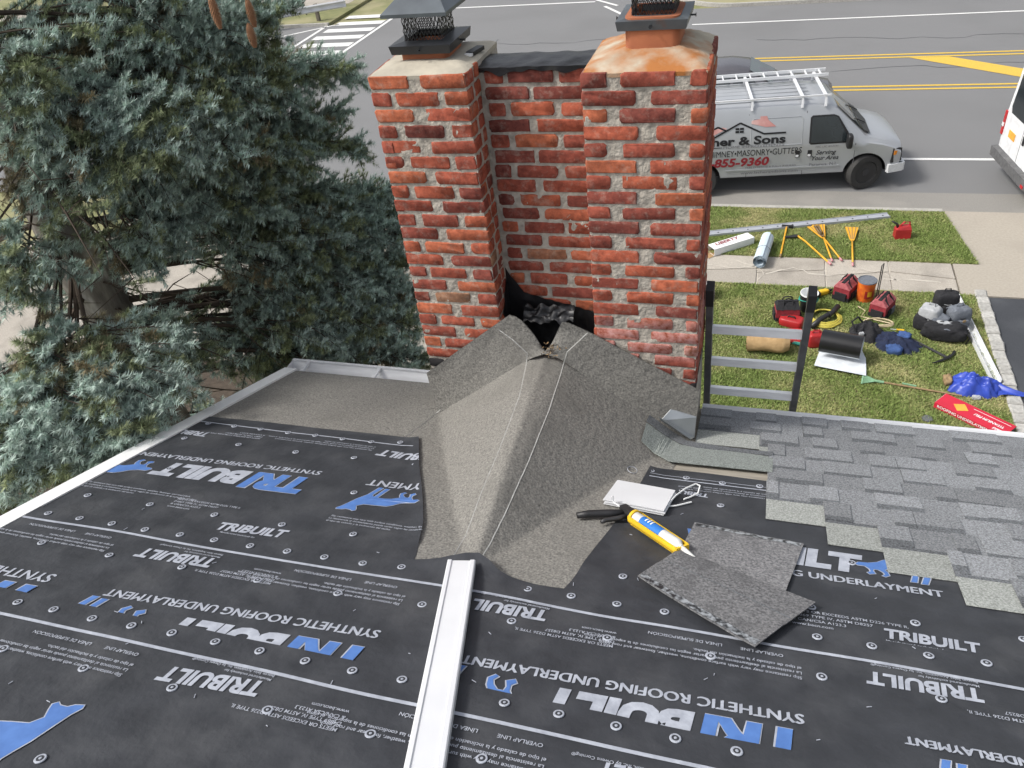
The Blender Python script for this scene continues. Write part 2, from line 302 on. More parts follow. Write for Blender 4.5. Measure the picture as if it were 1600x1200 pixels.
# ------------------------------------------------------------------ the setting
def sheet(name, x0, x1, y0, y1, z, m):
    return struct(MB().add([(x0, y0, z), (x1, y0, z), (x1, y1, z), (x0, y1, z)], [(0, 1, 2, 3)], m).build(name))
sheet('ground', -400, 400, -400, 400, -.03, 'terrain')
CURB = 13.55
road = struct(MB().add([(-140, CURB, 0), (140, CURB, 0), (140, 30.9, 0), (-140, 30.9, 0)], [(0, 1, 2, 3)], 'asphalt').build('road'))
sheet('side_street', -15.2, -2.6, 30.9, 90, -.004, 'asphalt')
sheet('road_shoulder', -5, 60, CURB + .01, 14.5, .004, 'shoulder')
# far corners (rounded) of the side street
def corner(name, cx, cy, sx, m, z):
    r_ = 3.0; pts = [(cx, cy), ] + [(cx + sx * (r_ - r_ * math.sin(a)), cy + r_ - r_ * math.cos(a)) for a in [math.pi / 2 * k / 10 for k in range(11)]]
    return struct(MB().add([(x, y, z) for x, y in pts], [tuple(range(len(pts)))] if sx < 0 else [tuple(reversed(range(len(pts))))], m).build(name))
# far verge, far pavement and kerb
for nm, x0, x1 in (('verge', .2, 120), ('verge', -120, -17.8)):
    struct(MB().box((x0, 31.05, -.02), (x1, 60, .10), 'terrain').build(nm))
    struct(MB().box((x0, 30.9, -.02), (x1, 31.05, .12), 'curbstone').build('kerb'))
struct(MB().box((-2.6, 33.6, -.02), (.2, 60, .10), 'terrain').build('verge'))
def arc_kerb(cx, cy, r_, a0, a1):
    b = MB(); n = 14
    for k in range(n):
        A = [math.radians(a0 + (a1 - a0) * (k + d) / n) for d in (0, 1)]
        P = [(cx + rr * math.cos(a), cy + rr * math.sin(a)) for a in A for rr in (r_, r_ + .15)]
        b.hexa([(*P[0], -.02), (*P[1], -.02), (*P[3], -.02), (*P[2], -.02), (*P[0], .12), (*P[1], .12), (*P[3], .12), (*P[2], .12)], 'curbstone')
    return struct(b.build('kerb'))
arc_kerb(.2, 33.7, 2.65, 180, 270)
b = MB(); pts = [(.2, 33.7)] + [(.2 + 2.66 * math.cos(math.radians(a)), 33.7 + 2.66 * math.sin(math.radians(a))) for a in range(180, 271, 9)]
struct(b.prism(pts, -.02, .098, 'terrain').build('verge'))
sheet('path', -60, -18.5, 34.6, 36.4, .106, 'concrete')
# near lawns, pavement, kerb, apron, driveway
WY0, WY1 = 10.25, 11.32
DX = 5.33
struct(MB().prism([(-2.5, 11.325), (5.55, 11.325), (5.215, CURB - .12), (-2.5, CURB - .12)], -.02, LZ, 'turf').build('lawn'))
struct(MB().box((-1.4, .62, -.02), (DX, WY0, LZ - .004), 'turf').build('lawn'))
struct(MB().box((-14, CURB - .12, -.02), (5.2, CURB, .10), 'curbstone').build('kerb'))
struct(MB().box((-14, 11.33, -.02), (-2.5, CURB - .12, LZ - .002), 'concrete').build('path'))
struct(MB().prism([(5.2, CURB), (5.55, WY1), (20, WY1), (20, CURB)], -.02, .045, 'newconc').build('driveway_apron'))
struct(MB().box((5.12, WY0 - .02, -.02), (20, WY1 - .004, .083), 'newconc').build('pavement'))
struct(MB().box((DX + .2, -6, -.02), (12, WY0 - .03, .06), 'driveway').build('driveway'))
struct(MB().box((-16, -3, -.02), (-1.42, 10.2, .06), 'concrete').build('path'))
struct(MB().box((-9.5, -3.2, .0), (-1.30, 6.6, .09), 'treeshade').build('under_tree_shade'))  # added dark slab, so gaps through the spruce look shaded
# pavement slabs: each a piece of its own, with open joints
pav = struct(MB().box((-16, WY0, -.02), (5.1, WY1, .06), 'patch').build('pavement'))
xs = [5.1]
while xs[-1] > -15: xs.append(xs[-1] - random.uniform(.95, 1.25))
for i in range(len(xs) - 1):
    x0, x1 = xs[i + 1] + .018, xs[i] - .018
    ym = random.uniform(10.75, 10.9); k = random.uniform(-.12, .12)
    for (ya, yb, yc, yd) in ((WY0 + .01, WY0 + .01, ym + k, ym - k), (ym - k + .02, ym + k + .02, WY1 - .01, WY1 - .01)):
        j = lambda: random.uniform(-.012, .012)
        P = [(x0 + j(), ya), (x1 + j(), yb), (x1 + j(), yc + j()), (x0 + j(), yd + j())]
        MB().prism(P, .05, .082 + random.uniform(-.003, .003), 'concrete').build('paving_slab', pav)
# pale crack repair lines on the pavement
for pts in ([(1150, 407), (1185, 417), (1195, 428), (1180, 440)], [(1195, 428), (1240, 418), (1270, 428), (1320, 432), (1380, 436)], [(1105, 414), (1150, 419), (1200, 413)], [(1380, 436), (1440, 438), (1480, 441)], [(1340, 420), (1375, 424), (1420, 447)]):
    P = []
    for a, c in zip(pts[:-1], pts[1:]):
        for t in (0, .25, .5, .75): P.append((a[0] + (c[0] - a[0]) * t, a[1] + (c[1] - a[1]) * t + random.uniform(-1.3, 1.3)))
    b = MB(); Q = [G(*q, .0865) for q in P]; vs = []
    for i, q in enumerate(Q):
        wd = random.uniform(.006, .026); vs += [(q.x, q.y - wd, .0865), (q.x, q.y + wd, .0865)]
    b.add(vs, [(2 * i, 2 * i + 2, 2 * i + 3, 2 * i + 1) for i in range(len(Q) - 1)], 'patch').build('crack_repair', pav)
# painted markings
mk = lambda name, poly, m, z=.009: struct(MB().add([(x, y, z) for x, y in poly], [tuple(range(len(poly)))], m).build(name))
def strip(x0, y0, x1, y1, wd, m, z=.009):
    d = Vector((x1 - x0, y1 - y0)).normalized(); n_ = Vector((-d.y, d.x)) * wd / 2
    return mk('road_marking', [(x0 - n_.x, y0 - n_.y), (x1 - n_.x, y1 - n_.y), (x1 + n_.x, y1 + n_.y), (x0 + n_.x, y0 + n_.y)], m, z)
for y in (21.12, 21.40, 24.0, 24.28):
    strip(-4, y, 110, y, .11, 'roadyellow'); strip(-110, y, -17.5, y, .11, 'roadyellow')
for k in range(5):
    xa = onz(1440, 88, 0)[0] + k * 9.5
    mk('road_marking', [(xa - .35, 23.93), (xa + .75, 23.93), (xa + 4.0, 21.46), (xa + 2.9, 21.46)], 'roadyellow')
strip(-3, 16.3, 110, 16.3, .12, 'roadwhite'); strip(-1.4, 28.6, 110, 28.6, .12, 'roadwhite'); strip(-110, 16.3, -17.6, 16.3, .12, 'roadwhite')
a = onz(720, 12, 0); c = onz(930, 3, 0); strip(a[0] - 2, a[1], c[0], c[1], .16, 'roadwhite'); 
a = onz(945, 10, 0); c = onz(975, 24, 0); strip(a[0], a[1], c[0], c[1], .14, 'roadwhite'); a = onz(932, 0, 0); c = onz(965, 9, 0); strip(a[0], a[1], c[0], c[1], .14, 'roadwhite')
strip(-14.95, 33.0, -15.1, 14.5, .16, 'roadwhite'); strip(-17.9, 32.4, -17.6, 14.5, .16, 'roadwhite')
y = 15.2
while y < 32.6:
    mk('road_marking', [(-17.5, y), (-15.15, y), (-15.15, y + .55), (-17.5, y + .55)], 'roadwhite'); y += 1.12
a = onz(420, 62, 0); c = onz(530, 38, 0); strip(a[0], a[1], c[0], c[1], .14, 'roadwhite')
rk_ = random.Random(8)
def crack(x, y, n, dx, dy, wd):
    P = [(x, y)]
    for k in range(n): P.append((P[-1][0] + dx + rk_.uniform(-.3, .3), P[-1][1] + dy + rk_.uniform(-.25, .25)))
    vs_ = []
    for q in P: e = rk_.uniform(.4, 1) * wd; vs_ += [(q[0] - e * (abs(dy) > abs(dx)), q[1] - e * (abs(dx) >= abs(dy)), .006), (q[0] + e * (abs(dy) > abs(dx)), q[1] + e * (abs(dx) >= abs(dy)), .006)]
    struct(MB().add(vs_, [(2 * i, 2 * i + 2, 2 * i + 3, 2 * i + 1) for i in range(n)], 'driveway').build('road_crack'))
crack(-2, 22.6, 26, .55, 0, .016); crack(-9, 17.5, 14, .1, .75, .014); crack(1, 26.4, 20, .6, .02, .014); crack(-12, 27.2, 18, .55, .0, .016)
struct(MB().box((-7.4, WY0 - .3, 0), (-5.6, WY0 - .02, .1), 'roadyellow').build('kerb'))

# ------------------------------------------------------------------ grass blades on the lawns (uncountable)
def grass(name, regions, n, hmin, hmax, label):
    V = []; Cc = []
    tot = sum((x1 - x0) * (y1 - y0) for x0, x1, y0, y1 in regions)
    for (x0, x1, y0, y1) in regions:
        k = int(n * (x1 - x0) * (y1 - y0) / tot); X = rng.uniform(x0, x1, k); Y = rng.uniform(y0, y1, k); ok = (X < 5.2 + .34 * (CURB - Y) / 2.2) | (Y < WY1); X = X[ok]; Y = Y[ok]; k = len(X)
        pa = np.array([noise.noise((x * .9, y * .9, 3.0)) + .6 * noise.noise((x * 3.1, y * 3.1, 8.0)) for x, y in zip(X, Y)])
        A = rng.uniform(0, 2 * np.pi, k); H = rng.uniform(hmin, hmax, k) * (1 + .5 * np.clip(pa, -1, 1)); Wd = rng.uniform(.006, .013, k)
        lean = rng.uniform(0, .06, k); B = rng.uniform(0, 2 * np.pi, k)
        p0 = np.stack([X - Wd * np.cos(A), Y - Wd * np.sin(A), np.full(k, LZ - .003)], 1); p1 = np.stack([X + Wd * np.cos(A), Y + Wd * np.sin(A), np.full(k, LZ - .003)], 1)
        p2 = np.stack([X + lean * np.cos(B), Y + lean * np.sin(B), LZ + H], 1)
        V.append(np.stack([p0, p1, p2], 1).reshape(-1, 3))
        g = np.array([.17, .245, .062]); d = np.array([.42, .37, .19]); g2 = np.array([.235, .29, .095])
        t = np.clip(.18 - pa * .75 + rng.normal(0, .24, k), 0, 1)[:, None]; u = rng.uniform(0, 1, k)[:, None]
        c_ = (g * (1 - u) + g2 * u) * (1 - t) + d * t; c_ *= rng.uniform(.8, 1.2, (k, 1))
        Cc.append(np.repeat(c_, 3, 0))
    return tri_mesh(name, np.concatenate(V), np.concatenate(Cc), M['blade'], label)
def tri_mesh(name, V, C_, m, label=None, parent=None):
    n = len(V); me = bpy.data.meshes.new(name); me.vertices.add(n); me.vertices.foreach_set('co', V.astype(np.float32).ravel())
    me.loops.add(n); me.loops.foreach_set('vertex_index', np.arange(n, dtype=np.int32)); k = n // 3
    me.polygons.add(k); me.polygons.foreach_set('loop_start', np.arange(0, n, 3, dtype=np.int32)); me.polygons.foreach_set('loop_total', np.full(k, 3, dtype=np.int32))
    at_ = me.attributes.new('tint', 'FLOAT_COLOR', 'POINT'); at_.data.foreach_set('color', np.concatenate([C_, np.ones((n, 1))], 1).astype(np.float32).ravel())
    me.materials.append(m); me.update(); o = bpy.data.objects.new(name, me); COL.objects.link(o)
    if parent: o.parent = parent
    if label: tag(o, label, 'grass', kind='stuff')
    return o
grass('grass', [(-1.2, 5.55, 11.33, CURB - .12)], 120000, .018, .042, 'short patchy grass of the verge between pavement and road')
grass('grass', [(-1.0, DX, 5.0, WY0)], 220000, .018, .042, 'short patchy front lawn grass between pavement and house')

# ------------------------------------------------------------------ house and roof
house = empty('house', (0, 0, 0), 0, 'house with roof half covered in black underlayment and grey shingles', 'house')
XL, XR, SE, SR = -1.25, 4.9, .40, -5.2      # rake, right end, eave, ridge
ridge = RP(0, SR); yr, zr = ridge.y, ridge.z
b = MB()
b.hexa([RP(XL, SE, -.05), RP(XL, SR, -.05), RP(XR, SR, -.05), RP(XR, SE, -.05), RP(XL, SE, 0), RP(XL, SR, 0), RP(XR, SR, 0), RP(XR, SE, 0)], 'deck')
Lb = [Vector((x, yr - 5.2 * CT, zr - 5.2 * ST + h)) for h in (-.05, 0) for x in (XL, XR)]
b.hexa([RP(XL, SR, -.05), Lb[0], Lb[1], RP(XR, SR, -.05), RP(XL, SR, 0), Lb[2], Lb[3], RP(XR, SR, 0)], 'deck')
b.build('roof_deck', house)
b = MB(); wy = -.03
wx0, wx1 = XL + .2, XR - .2
b.add([(wx0, wy, 0), (wx1, wy, 0), (wx1, wy, ZB - .09 - wy * TT), (wx0, wy, ZB - .09 - wy * TT), (wx0, yr, zr - .09), (wx1, yr, zr - .09), (wx0, 2 * yr, 0), (wx1, 2 * yr, 0), (wx0, 2 * yr, ZB - .12), (wx1, 2 * yr, ZB - .12)],
      [(0, 1, 2, 3), (0, 3, 4, 8, 6), (1, 7, 9, 5, 2), (6, 8, 9, 7)], 'siding').build('wall', house)
# fascia, gutter and rake drip edge
MB().hexa([RP(XL, SE - .002, -.20), RP(XL, SE + .018, -.20), RP(XR, SE + .018, -.20), RP(XR, SE - .002, -.20), RP(XL, SE - .002, .0), RP(XL, SE + .018, .0), RP(XR, SE + .018, .0), RP(XR, SE - .002, .0)], 'white').build('fascia', house)
def gutter(x0, x1, front_lip, m, hang=True):
    b = MB(); e = RP(0, SE); y0 = e.y + .022; z0 = e.z - .012
    kx = front_lip / .125
    prof = [(y0, z0), (y0, z0 - .11), (y0 + .07 * kx, z0 - .115), (y0 + .085 * kx, z0 - .06), (y0 + front_lip, z0 - .02), (y0 + front_lip, z0 + .004), (y0 + front_lip - .018, z0 + .004), (y0 + front_lip - .018, z0 - .012), (y0 + .078 * kx, z0 - .058), (y0 + .062 * kx, z0 - .107), (y0 + .004, z0 - .104), (y0 + .004, z0)]
    n = len(prof); vs = [(x, y, z) for x in (x0, x1) for y, z in prof]
    b.add(vs, [(i, (i + 1) % n, (i + 1) % n + n, i + n) for i in range(n)] + [tuple(range(n)), tuple(reversed(range(n, 2 * n)))], m)
    b.add([(x0, y0, z0), (x0, y0, z0 - .11), (x0, y0 + .1, z0 - .11), (x0, y0 + front_lip, z0)], [(0, 1, 2, 3)], m)
    g = b.build('gutter', house)
    x = x0 + .12 if hang else x1
    while x < x1:
        MB().bar((x, y0 + .003, z0 - .004), (x, y0 + front_lip - .004, z0 - .004), .022, .014, m).build('gutter_hanger', g); x += .52
    return g
gutter(XL - .02, -.01, .125, 'alu'); gutter(1.41, XR, .045, 'white', False)
MB().hexa([RP(1.41, SE - .06, .006), RP(XR, SE - .06, .006), RP(XR, SE + .05, .006), RP(1.41, SE + .05, .006), RP(1.41, SE - .06, .0095), RP(XR, SE - .06, .0095), RP(XR, SE + .05, .0095), RP(1.41, SE + .05, .0095)], 'white').build('eave_drip_edge', house)
d_ = MB(); w0 = .105
d_.hexa([RP(XL - .012, SE + .02, .0035), RP(XL - .012, SR, .0035), RP(XL + w0 - .03, SR, .0035), RP(XL + w0 - .03, SE + .02, .0035), RP(XL - .012, SE + .02, .0165), RP(XL - .012, SR, .0165), RP(XL + w0 - .03, SR, .0165), RP(XL + w0 - .03, SE + .02, .0165)], 'whitepvc')
d_.hexa([RP(XL - .016, SE + .02, -.16), RP(XL - .016, SR, -.16), RP(XL - .002, SR, -.16), RP(XL - .002, SE + .02, -.16), RP(XL - .016, SE + .02, .0035), RP(XL - .016, SR, .0035), RP(XL - .002, SR, .0035), RP(XL - .002, SE + .02, .0035)], 'whitepvc')
d_.build('rake_drip_edge', house)

# sheet material laid on the roof: fine grid over a polygon in roof coordinates
def hwave(x, s): return .0008 * noise.noise((x * 2.2, s * 5, 1.0)) + .0006 * noise.noise((x * 6, s * 7, 4.0))
def inpoly(x, y, P):
    c = False; j = len(P) - 1
    for i in range(len(P)):
        if (P[i][1] > y) != (P[j][1] > y) and x < (P[j][0] - P[i][0]) * (y - P[i][1]) / (P[j][1] - P[i][1]) + P[i][0]: c = not c
        j = i
    return c
def roof_sheet(name, left, right, s0, s1, h, m, parent, th=.0018, nx=60, ns=24, curl=None):
    """left(s), right(s): x limits; s0 upslope .. s1 downslope"""
    b = MB(); vs = []
    for j in range(ns + 1):
        for i in range(nx + 1):
            u = i / nx; vv = j / ns
            xl0 = left(s0 + (s1(0) - s0) * vv); xr0 = right(s0 + (s1(0) - s0) * vv)
            x = xl0 + (xr0 - xl0) * u; s = s0 + (s1(x) - s0) * vv
            hh = h + hwave(x, s) + (curl(x, s) if curl else 0)
            vs.append(RP(x, s, hh))
    n = len(vs); W = nx + 1
    top = [(j * W + i, (j + 1) * W + i, (j + 1) * W + i + 1, j * W + i + 1) for j in range(ns) for i in range(nx)]
    nrm = Vector((0, ST, CT)) * th; CURL[id(parent), round(h, 5), left(-1.0) > .5] = curl
    vs2 = vs + [v - nrm for v in vs]
    bot = [tuple(reversed([a + n for a in f])) for f in top]
    rim = [(ns * W + i, ns * W + i + n, ns * W + i + 1 + n, ns * W + i + 1) for i in range(nx)] + [(j * W + nx, (j + 1) * W + nx, (j + 1) * W + nx + n, j * W + nx + n)[::-1] for j in range(ns)] + [(j * W, j * W + n, (j + 1) * W + n, (j + 1) * W) for j in range(ns)]
    return auto(b.add(vs2, top + bot + rim, m).build(name, parent), 60)
wob = lambda x, a, f, sd: a * noise.noise((x * f, sd, 0.0))
HI, H1, H2, H3 = .0045, .009, .0135, .018
CURL = {}
ice = roof_sheet('ice_shield', lambda s: XL + .06, lambda s: -.005, -.75, lambda x: SE + .01, HI, 'felt', house)
ice2 = roof_sheet('ice_shield', lambda s: 1.30, lambda s: 4.85, -.62, lambda x: SE + .01, HI, 'deck', house)
u1 = roof_sheet('underlayment', lambda s: XL + .05, lambda s: np.interp(s, [-1.75, -1.5, -1.25, -1.03, -.75, -.43], [.53, .515, .44, .34, .20, .06]), -1.75, lambda x: -.46 + .02 * (x + 1.2) + wob(x, .012, 3, 1), H1, 'under', house,
                curl=lambda x, s: (.012 if s > -1.40 else 0) * max(0, 1 - abs(x - np.interp(s, [-1.75, -1.5, -1.25, -1.03, -.75, -.43], [.53, .515, .44, .34, .20, .06])) / .07) ** 2)
u1r = roof_sheet('underlayment', lambda s: np.interp(s, [-1.75, -1.5, -1.3, -1.08, -.8, -.45], [1.02, 1.10, 1.13, 1.17, 1.21, 1.24]), lambda s: 4.85, -1.75, lambda x: -.455 + wob(x, .012, 3, 2), H1, 'under', house, nx=80,
                 curl=lambda x, s: (.008 if s > -1.40 else 0) * max(0, 1 - abs(x - np.interp(s, [-1.75, -1.5, -1.3, -1.08, -.8, -.45], [1.02, 1.10, 1.13, 1.17, 1.21, 1.24])) / .06) ** 2)
def lip2(x):
    return float(np.interp(x, [-1.3, .45, .60, .70, .74, .78, .86, 1.0, 1.12, 1.3, 5], [-1.575, -1.535, -1.505, -1.475, -1.46, -1.47, -1.535, -1.55, -1.545, -1.535, -1.535])) + wob(x, .006, 4, 5)
u2 = roof_sheet('underlayment', lambda s: XL + .05, lambda s: 4.85, -2.75, lip2, H2, 'under', house, nx=130, ns=26, curl=lambda x, s: .03 * math.exp(-((x - .74) / .12) ** 2) * max(0, 1 - (lip2(x) - s) / .10) ** 2 + .010 * math.exp(-((x - .74) / .25) ** 2) * max(0, 1 - (lip2(x) - s) / .45))
u3 = roof_sheet('underlayment', lambda s: XL + .05, lambda s: 4.85, -3.9, lambda x: -2.095 + wob(x, .008, 3, 9), H3, 'under', house, nx=110)
u4 = roof_sheet('underlayment', lambda s: XL + .05, lambda s: 4.85, -5.19, lambda x: -3.6 + wob(x, .008, 3, 12), .0225, 'under', house, nx=40)

def on_roof_text(sheet_o, body, p0, p1, h, m, bold=.0, shear=0.0, capk=1.0, world=False, name='printed_lettering'):
    """p0->p1: pixels of the baseline's start and end in reading direction"""
    a = Vector((*(p0 if world else roofpx(*p0)), 0)); c = Vector((*(p1 if world else roofpx(*p1)), 0)); d = c - a
    up = Vector((-d.y, d.x, 0))
    V, Fs, asp = text_geo(body, bold, shear)
    if bold == 0:      # heavier stroke: a second impression a few millimetres along
        e = d.normalized() * .0035 + up.normalized() * .0015
        print_on(sheet_o, [a + e + d * u + up * (v * asp * capk) for (u, v) in V], Fs, h + .0019, m, name)
    return print_on(sheet_o, [a + d * u + up * (v * asp * capk) for (u, v) in V], Fs, h + .0022, m, name)
CUTS = {}; PC = [0]
def print_on(sheet_o, Q, Fs, h, m, name):
    """flat print in roof coordinates, trimmed where the sheet ends"""
    bm = bmesh.new(); vv = [bm.verts.new((q[0], q[1], 0)) for q in Q]
    for f in Fs:
        try: bm.faces.new([vv[i] for i in f])
        except ValueError: pass
    for co, no in CUTS.get(sheet_o.name, ()):
        bmesh.ops.bisect_plane(bm, geom=bm.verts[:] + bm.edges[:] + bm.faces[:], plane_co=(*co, 0), plane_no=(*no, 0), clear_outer=True)
    if not bm.faces: bm.free(); return None
    PC[0] += 1; h += .00004 * (PC[0] % 23) + (.0009 if name == 'printed_small_print' else 0)
    cf = CURL.get((id(house), H1 if sheet_o in (u1, u1r) else H2 if sheet_o == u2 else H3, sheet_o == u1r)) or (lambda x, s: 0)
    for v in bm.verts: x, s_ = v.co.x, v.co.y; v.co = RP(x, s_, h + hwave(x, s_) + cf(x, s_))
    me = bpy.data.meshes.new(name); bm.to_mesh(me); bm.free(); me.materials.append(M[m])
    o = bpy.data.objects.new(name, me); COL.objects.link(o); o.parent = sheet_o; o['kind'] = 'stuff' if name == 'printed_small_print' else o.get('kind', '')
    if not o['kind']: del o['kind']
    return o
for sh_, c_ in ((u1, [((XL + .065, 0), (-1, 0)), ((.055, -.43), (.6, .28)), ((.335, -1.03), (.22, .10)), ((0, -.465), (0, 1))]), (u2, [((XL + .065, 0), (-1, 0))]), (u3, [((XL + .065, 0), (-1, 0))]), (u1r, [((1.26, 0), (-1, -.2))])): CUTS[sh_.name] = c_
def roof_poly(sheet_o, pts, h, m, name='printed_emblem'):
    from mathutils.geometry import tessellate_polygon
    Fs = tessellate_polygon([[Vector((x, s, 0)) for x, s in pts]])
    return print_on(sheet_o, pts, [tuple(f) for f in Fs], h + .0020, m, name)
DOG = [(.02, .36), (.06, .44), (.16, .455), (.255, .52), (.32, .62), (.383, .68), (.55, .70), (.70, .71), (.775, .80), (.745, .90), (.73, .97), (.765, 1.0), (.80, .965), (.87, .955), (.92, .99), (.995, 1.0), (1.0, .96), (.955, .87), (.915, .74), (.85, .52), (.79, .38), (.76, .30), (.70, .0), (.64, 0), (.655, .06), (.70, .30), (.69, .36), (.65, .38), (.60, .02), (.54, .02), (.555, .08), (.59, .30), (.60, .40), (.51, .41), (.40, .38), (.31, .29), (.335, .22), (.345, .12), (.30, .06), (.275, .08), (.305, .14), (.29, .20), (.25, .26), (.20, .26), (.19, .20), (.21, .12), (.15, .08), (.13, .13), (.165, .17), (.16, .25), (.12, .33), (.05, .33)]
def dog(sheet_o, p0, p1, h, asp=.75, flip=False):
    """p0->p1: pixels under tail and nose along the feet line, reading direction"""
    a = Vector((*roofpx(*p0), 0)); c = Vector((*roofpx(*p1), 0)); d = c - a; up = Vector((-d.y, d.x, 0))
    for k, (m, dh, g) in enumerate((('printw', 0, .012), ('printb', .0012, 0))):
        pts = []
        cx = sum(p_[0] for p_ in DOG) / len(DOG)
        n = len(DOG)
        for i, (u, v) in enumerate(DOG):
            t = Vector((DOG[(i + 1) % n][0] - DOG[i - 1][0], DOG[(i + 1) % n][1] - DOG[i - 1][1])); t.normalize()
            u2, v2 = u - t.y * -g * -1, v + t.x * g * -1
            u2, v2 = (u + -t.y * g, v + t.x * g)
            if flip: u2 = 1 - u2
            q = a + d * u2 + up * v2 * asp; pts.append((q.x, q.y))
        roof_poly(sheet_o, pts, h + dh, m)
def logo(sheet_o, p0, p1, h, big=True, k=1.0):
    """the two-tone word: first three letters blue with pale outline (big) or all pale (small)"""
    if not big:
        return on_roof_text(sheet_o, 'TRIBUILT', p0, p1, h, 'printw', bold=.04, shear=.12, capk=1.05 * k)
    a = np.array(p0, float); c = np.array(p1, float)
    # split in world coordinates so that perspective stays right
    A = np.array(roofpx(*p0)); B = np.array(roofpx(*p1)); f = .385
    mid = A + (B - A) * f; mid2 = A + (B - A) * (f + .012)
    on_roof_text(sheet_o, 'TRI', A, mid, h, 'printw', bold=.075, shear=.12, capk=1.02 * k, world=True)
    on_roof_text(sheet_o, 'TRI', A, mid, h + .0012, 'printb', bold=.055, shear=.12, capk=1.0 * k, world=True)
    on_roof_text(sheet_o, 'BUILT', mid2, B, h, 'printw', bold=.06, shear=.12, capk=1.0 * k, world=True)
def line(sheet_o, x0, x1, s, h, wd=.012, wav=.006, sd=0, gaps=()):
    b = MB(); n = max(2, int((x1 - x0) / .06)); vs = []
    for i in range(n + 1):
        x = x0 + (x1 - x0) * i / n; ss = (s(x) if callable(s) else s) + wob(x, wav, 2.2, sd)
        cf = CURL.get((id(house), h, sheet_o == u1r)) or (lambda a, c: 0)
        for k in (-.5, .5): vs.append(RP(x, ss + k * wd, h + .0022 + hwave(x, ss) + cf(x, ss)))
    b.add(vs, [(2 * i, 2 * i + 1, 2 * i + 3, 2 * i + 2) for i in range(n) if not any(g <= i < g + 1 for g in gaps)], 'printw').build('printed_overlap_line', sheet_o)
P1 = ['MEETS OR EXCEEDS ASTM D226 TYPE II,', 'D4869 TYPE IV, ASTM D8257', '& CAN/CSA A123.3', 'www.becn.com']
P2 = ['Slip resistance may vary with surface conditions, weather, footwear and roof pitch.', 'La resistencia al deslizamiento puede variar según las condiciones de la superficie, el clima,', 'el tipo de calzado y la inclinación del techo.']
P3 = ['Manufactured exclusively for', 'Beacon Sales Acquisition, Inc. by Owens Corning®']
def para(sheet_o, lines, x, s, h, size, up=False):
    """x: start in reading direction; s: where the block ends on its upper side; up=True reads from the camera's side"""
    sg = 1 if up else -1
    Q = []; Fs = []
    for k, t in enumerate(lines):
        V, F_, asp = text_geo(t, .008, 0); L_ = size / asp; kk = k + 1 if up else len(lines) - 1 - k
        n = len(Q); s_ = s - kk * size * 1.7
        Q += [(x + sg * L_ * u, s_ + sg * v * size) for u, v in V]; Fs += [tuple(a + n for a in f) for f in F_]
    return print_on(sheet_o, Q, Fs, h + .0022, 'printw', 'printed_small_print')
xs_ = lambda px: roofpx(*px)
SYN = 'SYNTHETIC ROOFING UNDERLAYMENT'
# first course, left of the cricket (reads upside down from the camera)
line(u1, XL + .08, .08, lambda x: -.545, H1, .009, .008, 1)
on_roof_text(u1, SYN, (505, 740), (218, 708), H1, 'printw', .0)
logo(u1, (490, 753), (258, 726), H1)
dog(u1, (262, 724), (158, 709), H1 + .0, .66)
dog(u1, (668, 775), (562, 762), H1, .70)
logo(u1, (329, 680), (262, 671), H1, False); logo(u1, (700, 722), (596, 706), H1, False)
on_roof_text(u1, 'UNDERLAYMENT', (780, 776), (580, 753), H1, 'printw', .0)
logo(u1, (336, 830), (443, 844), H1, False)
para(u1, P3, roofpx(336, 842)[0], min(roofpx(336, 830)[1], roofpx(443, 844)[1]) - .004, H1, .010, True)
para(u1, P1[:3], roofpx(405, 690)[0], -.62, H1, .013); para(u1, P2, roofpx(590, 700)[0], -.60, H1, .012); para(u1, P1, roofpx(238, 810)[0], -1.33, H1, .013, True)
para(u1, P2, roofpx(80, 788)[0], -1.30, H1, .012, True); para(u1, P2, roofpx(480, 845)[0], -1.28, H1, .012, True)
# second course, left and right
line(u2, XL + .08, 4.8, lambda x: -1.66 + .02 * max(0, .5 - abs(x - .75)), H2, .013, .010, 3)
logo(u2, (341, 880), (225, 862), H2, False); logo(u2, (857, 962), (720, 941), H2, False); logo(u2, (1530, 1085), (1349, 1055), H2, False)
on_roof_text(u2, SYN, (597, 992), (175, 926), H2, 'printw', .0); on_roof_text(u2, SYN, (92, 904), (-330, 835), H2, 'printw', .0); on_roof_text(u2, SYN, (1255, 1124), (726, 1030), H2, 'printw', .0); on_roof_text(u2, SYN, (1950, 1260), (1412, 1157), H2, 'printw', .0)
logo(u2, (582, 1024), (270, 970), H2); logo(u2, (1257, 1156), (846, 1080), H2); logo(u2, (68, 928), (-220, 875), H2); dog(u2, (262, 957), (100, 929), H2); dog(u2, (840, 1066), (640, 1030), H2); dog(u2, (1640, 1225), (1400, 1182), H2)
for px in ((450, 893), (968, 980), (1690, 1100)): para(u2, P1, roofpx(*px)[0], -1.735, H2, .013)
for px in ((650, 918), (1250, 1030), (190, 850)):
    para(u2, P2, roofpx(*px)[0], -1.745, H2, .013); para(u2, ['OVERLAP LINE          LÍNEA DE SUPERPOSICIÓN'], roofpx(*px)[0] - .05, -1.70, H2, .014)
for px, p2 in (((341, 880), (225, 862)), ((857, 962), (720, 941)), ((1530, 1085), (1349, 1055))): para(u2, P3, roofpx(*px)[0], max(roofpx(*px)[1], roofpx(*p2)[1]) + .034, H2, .010)
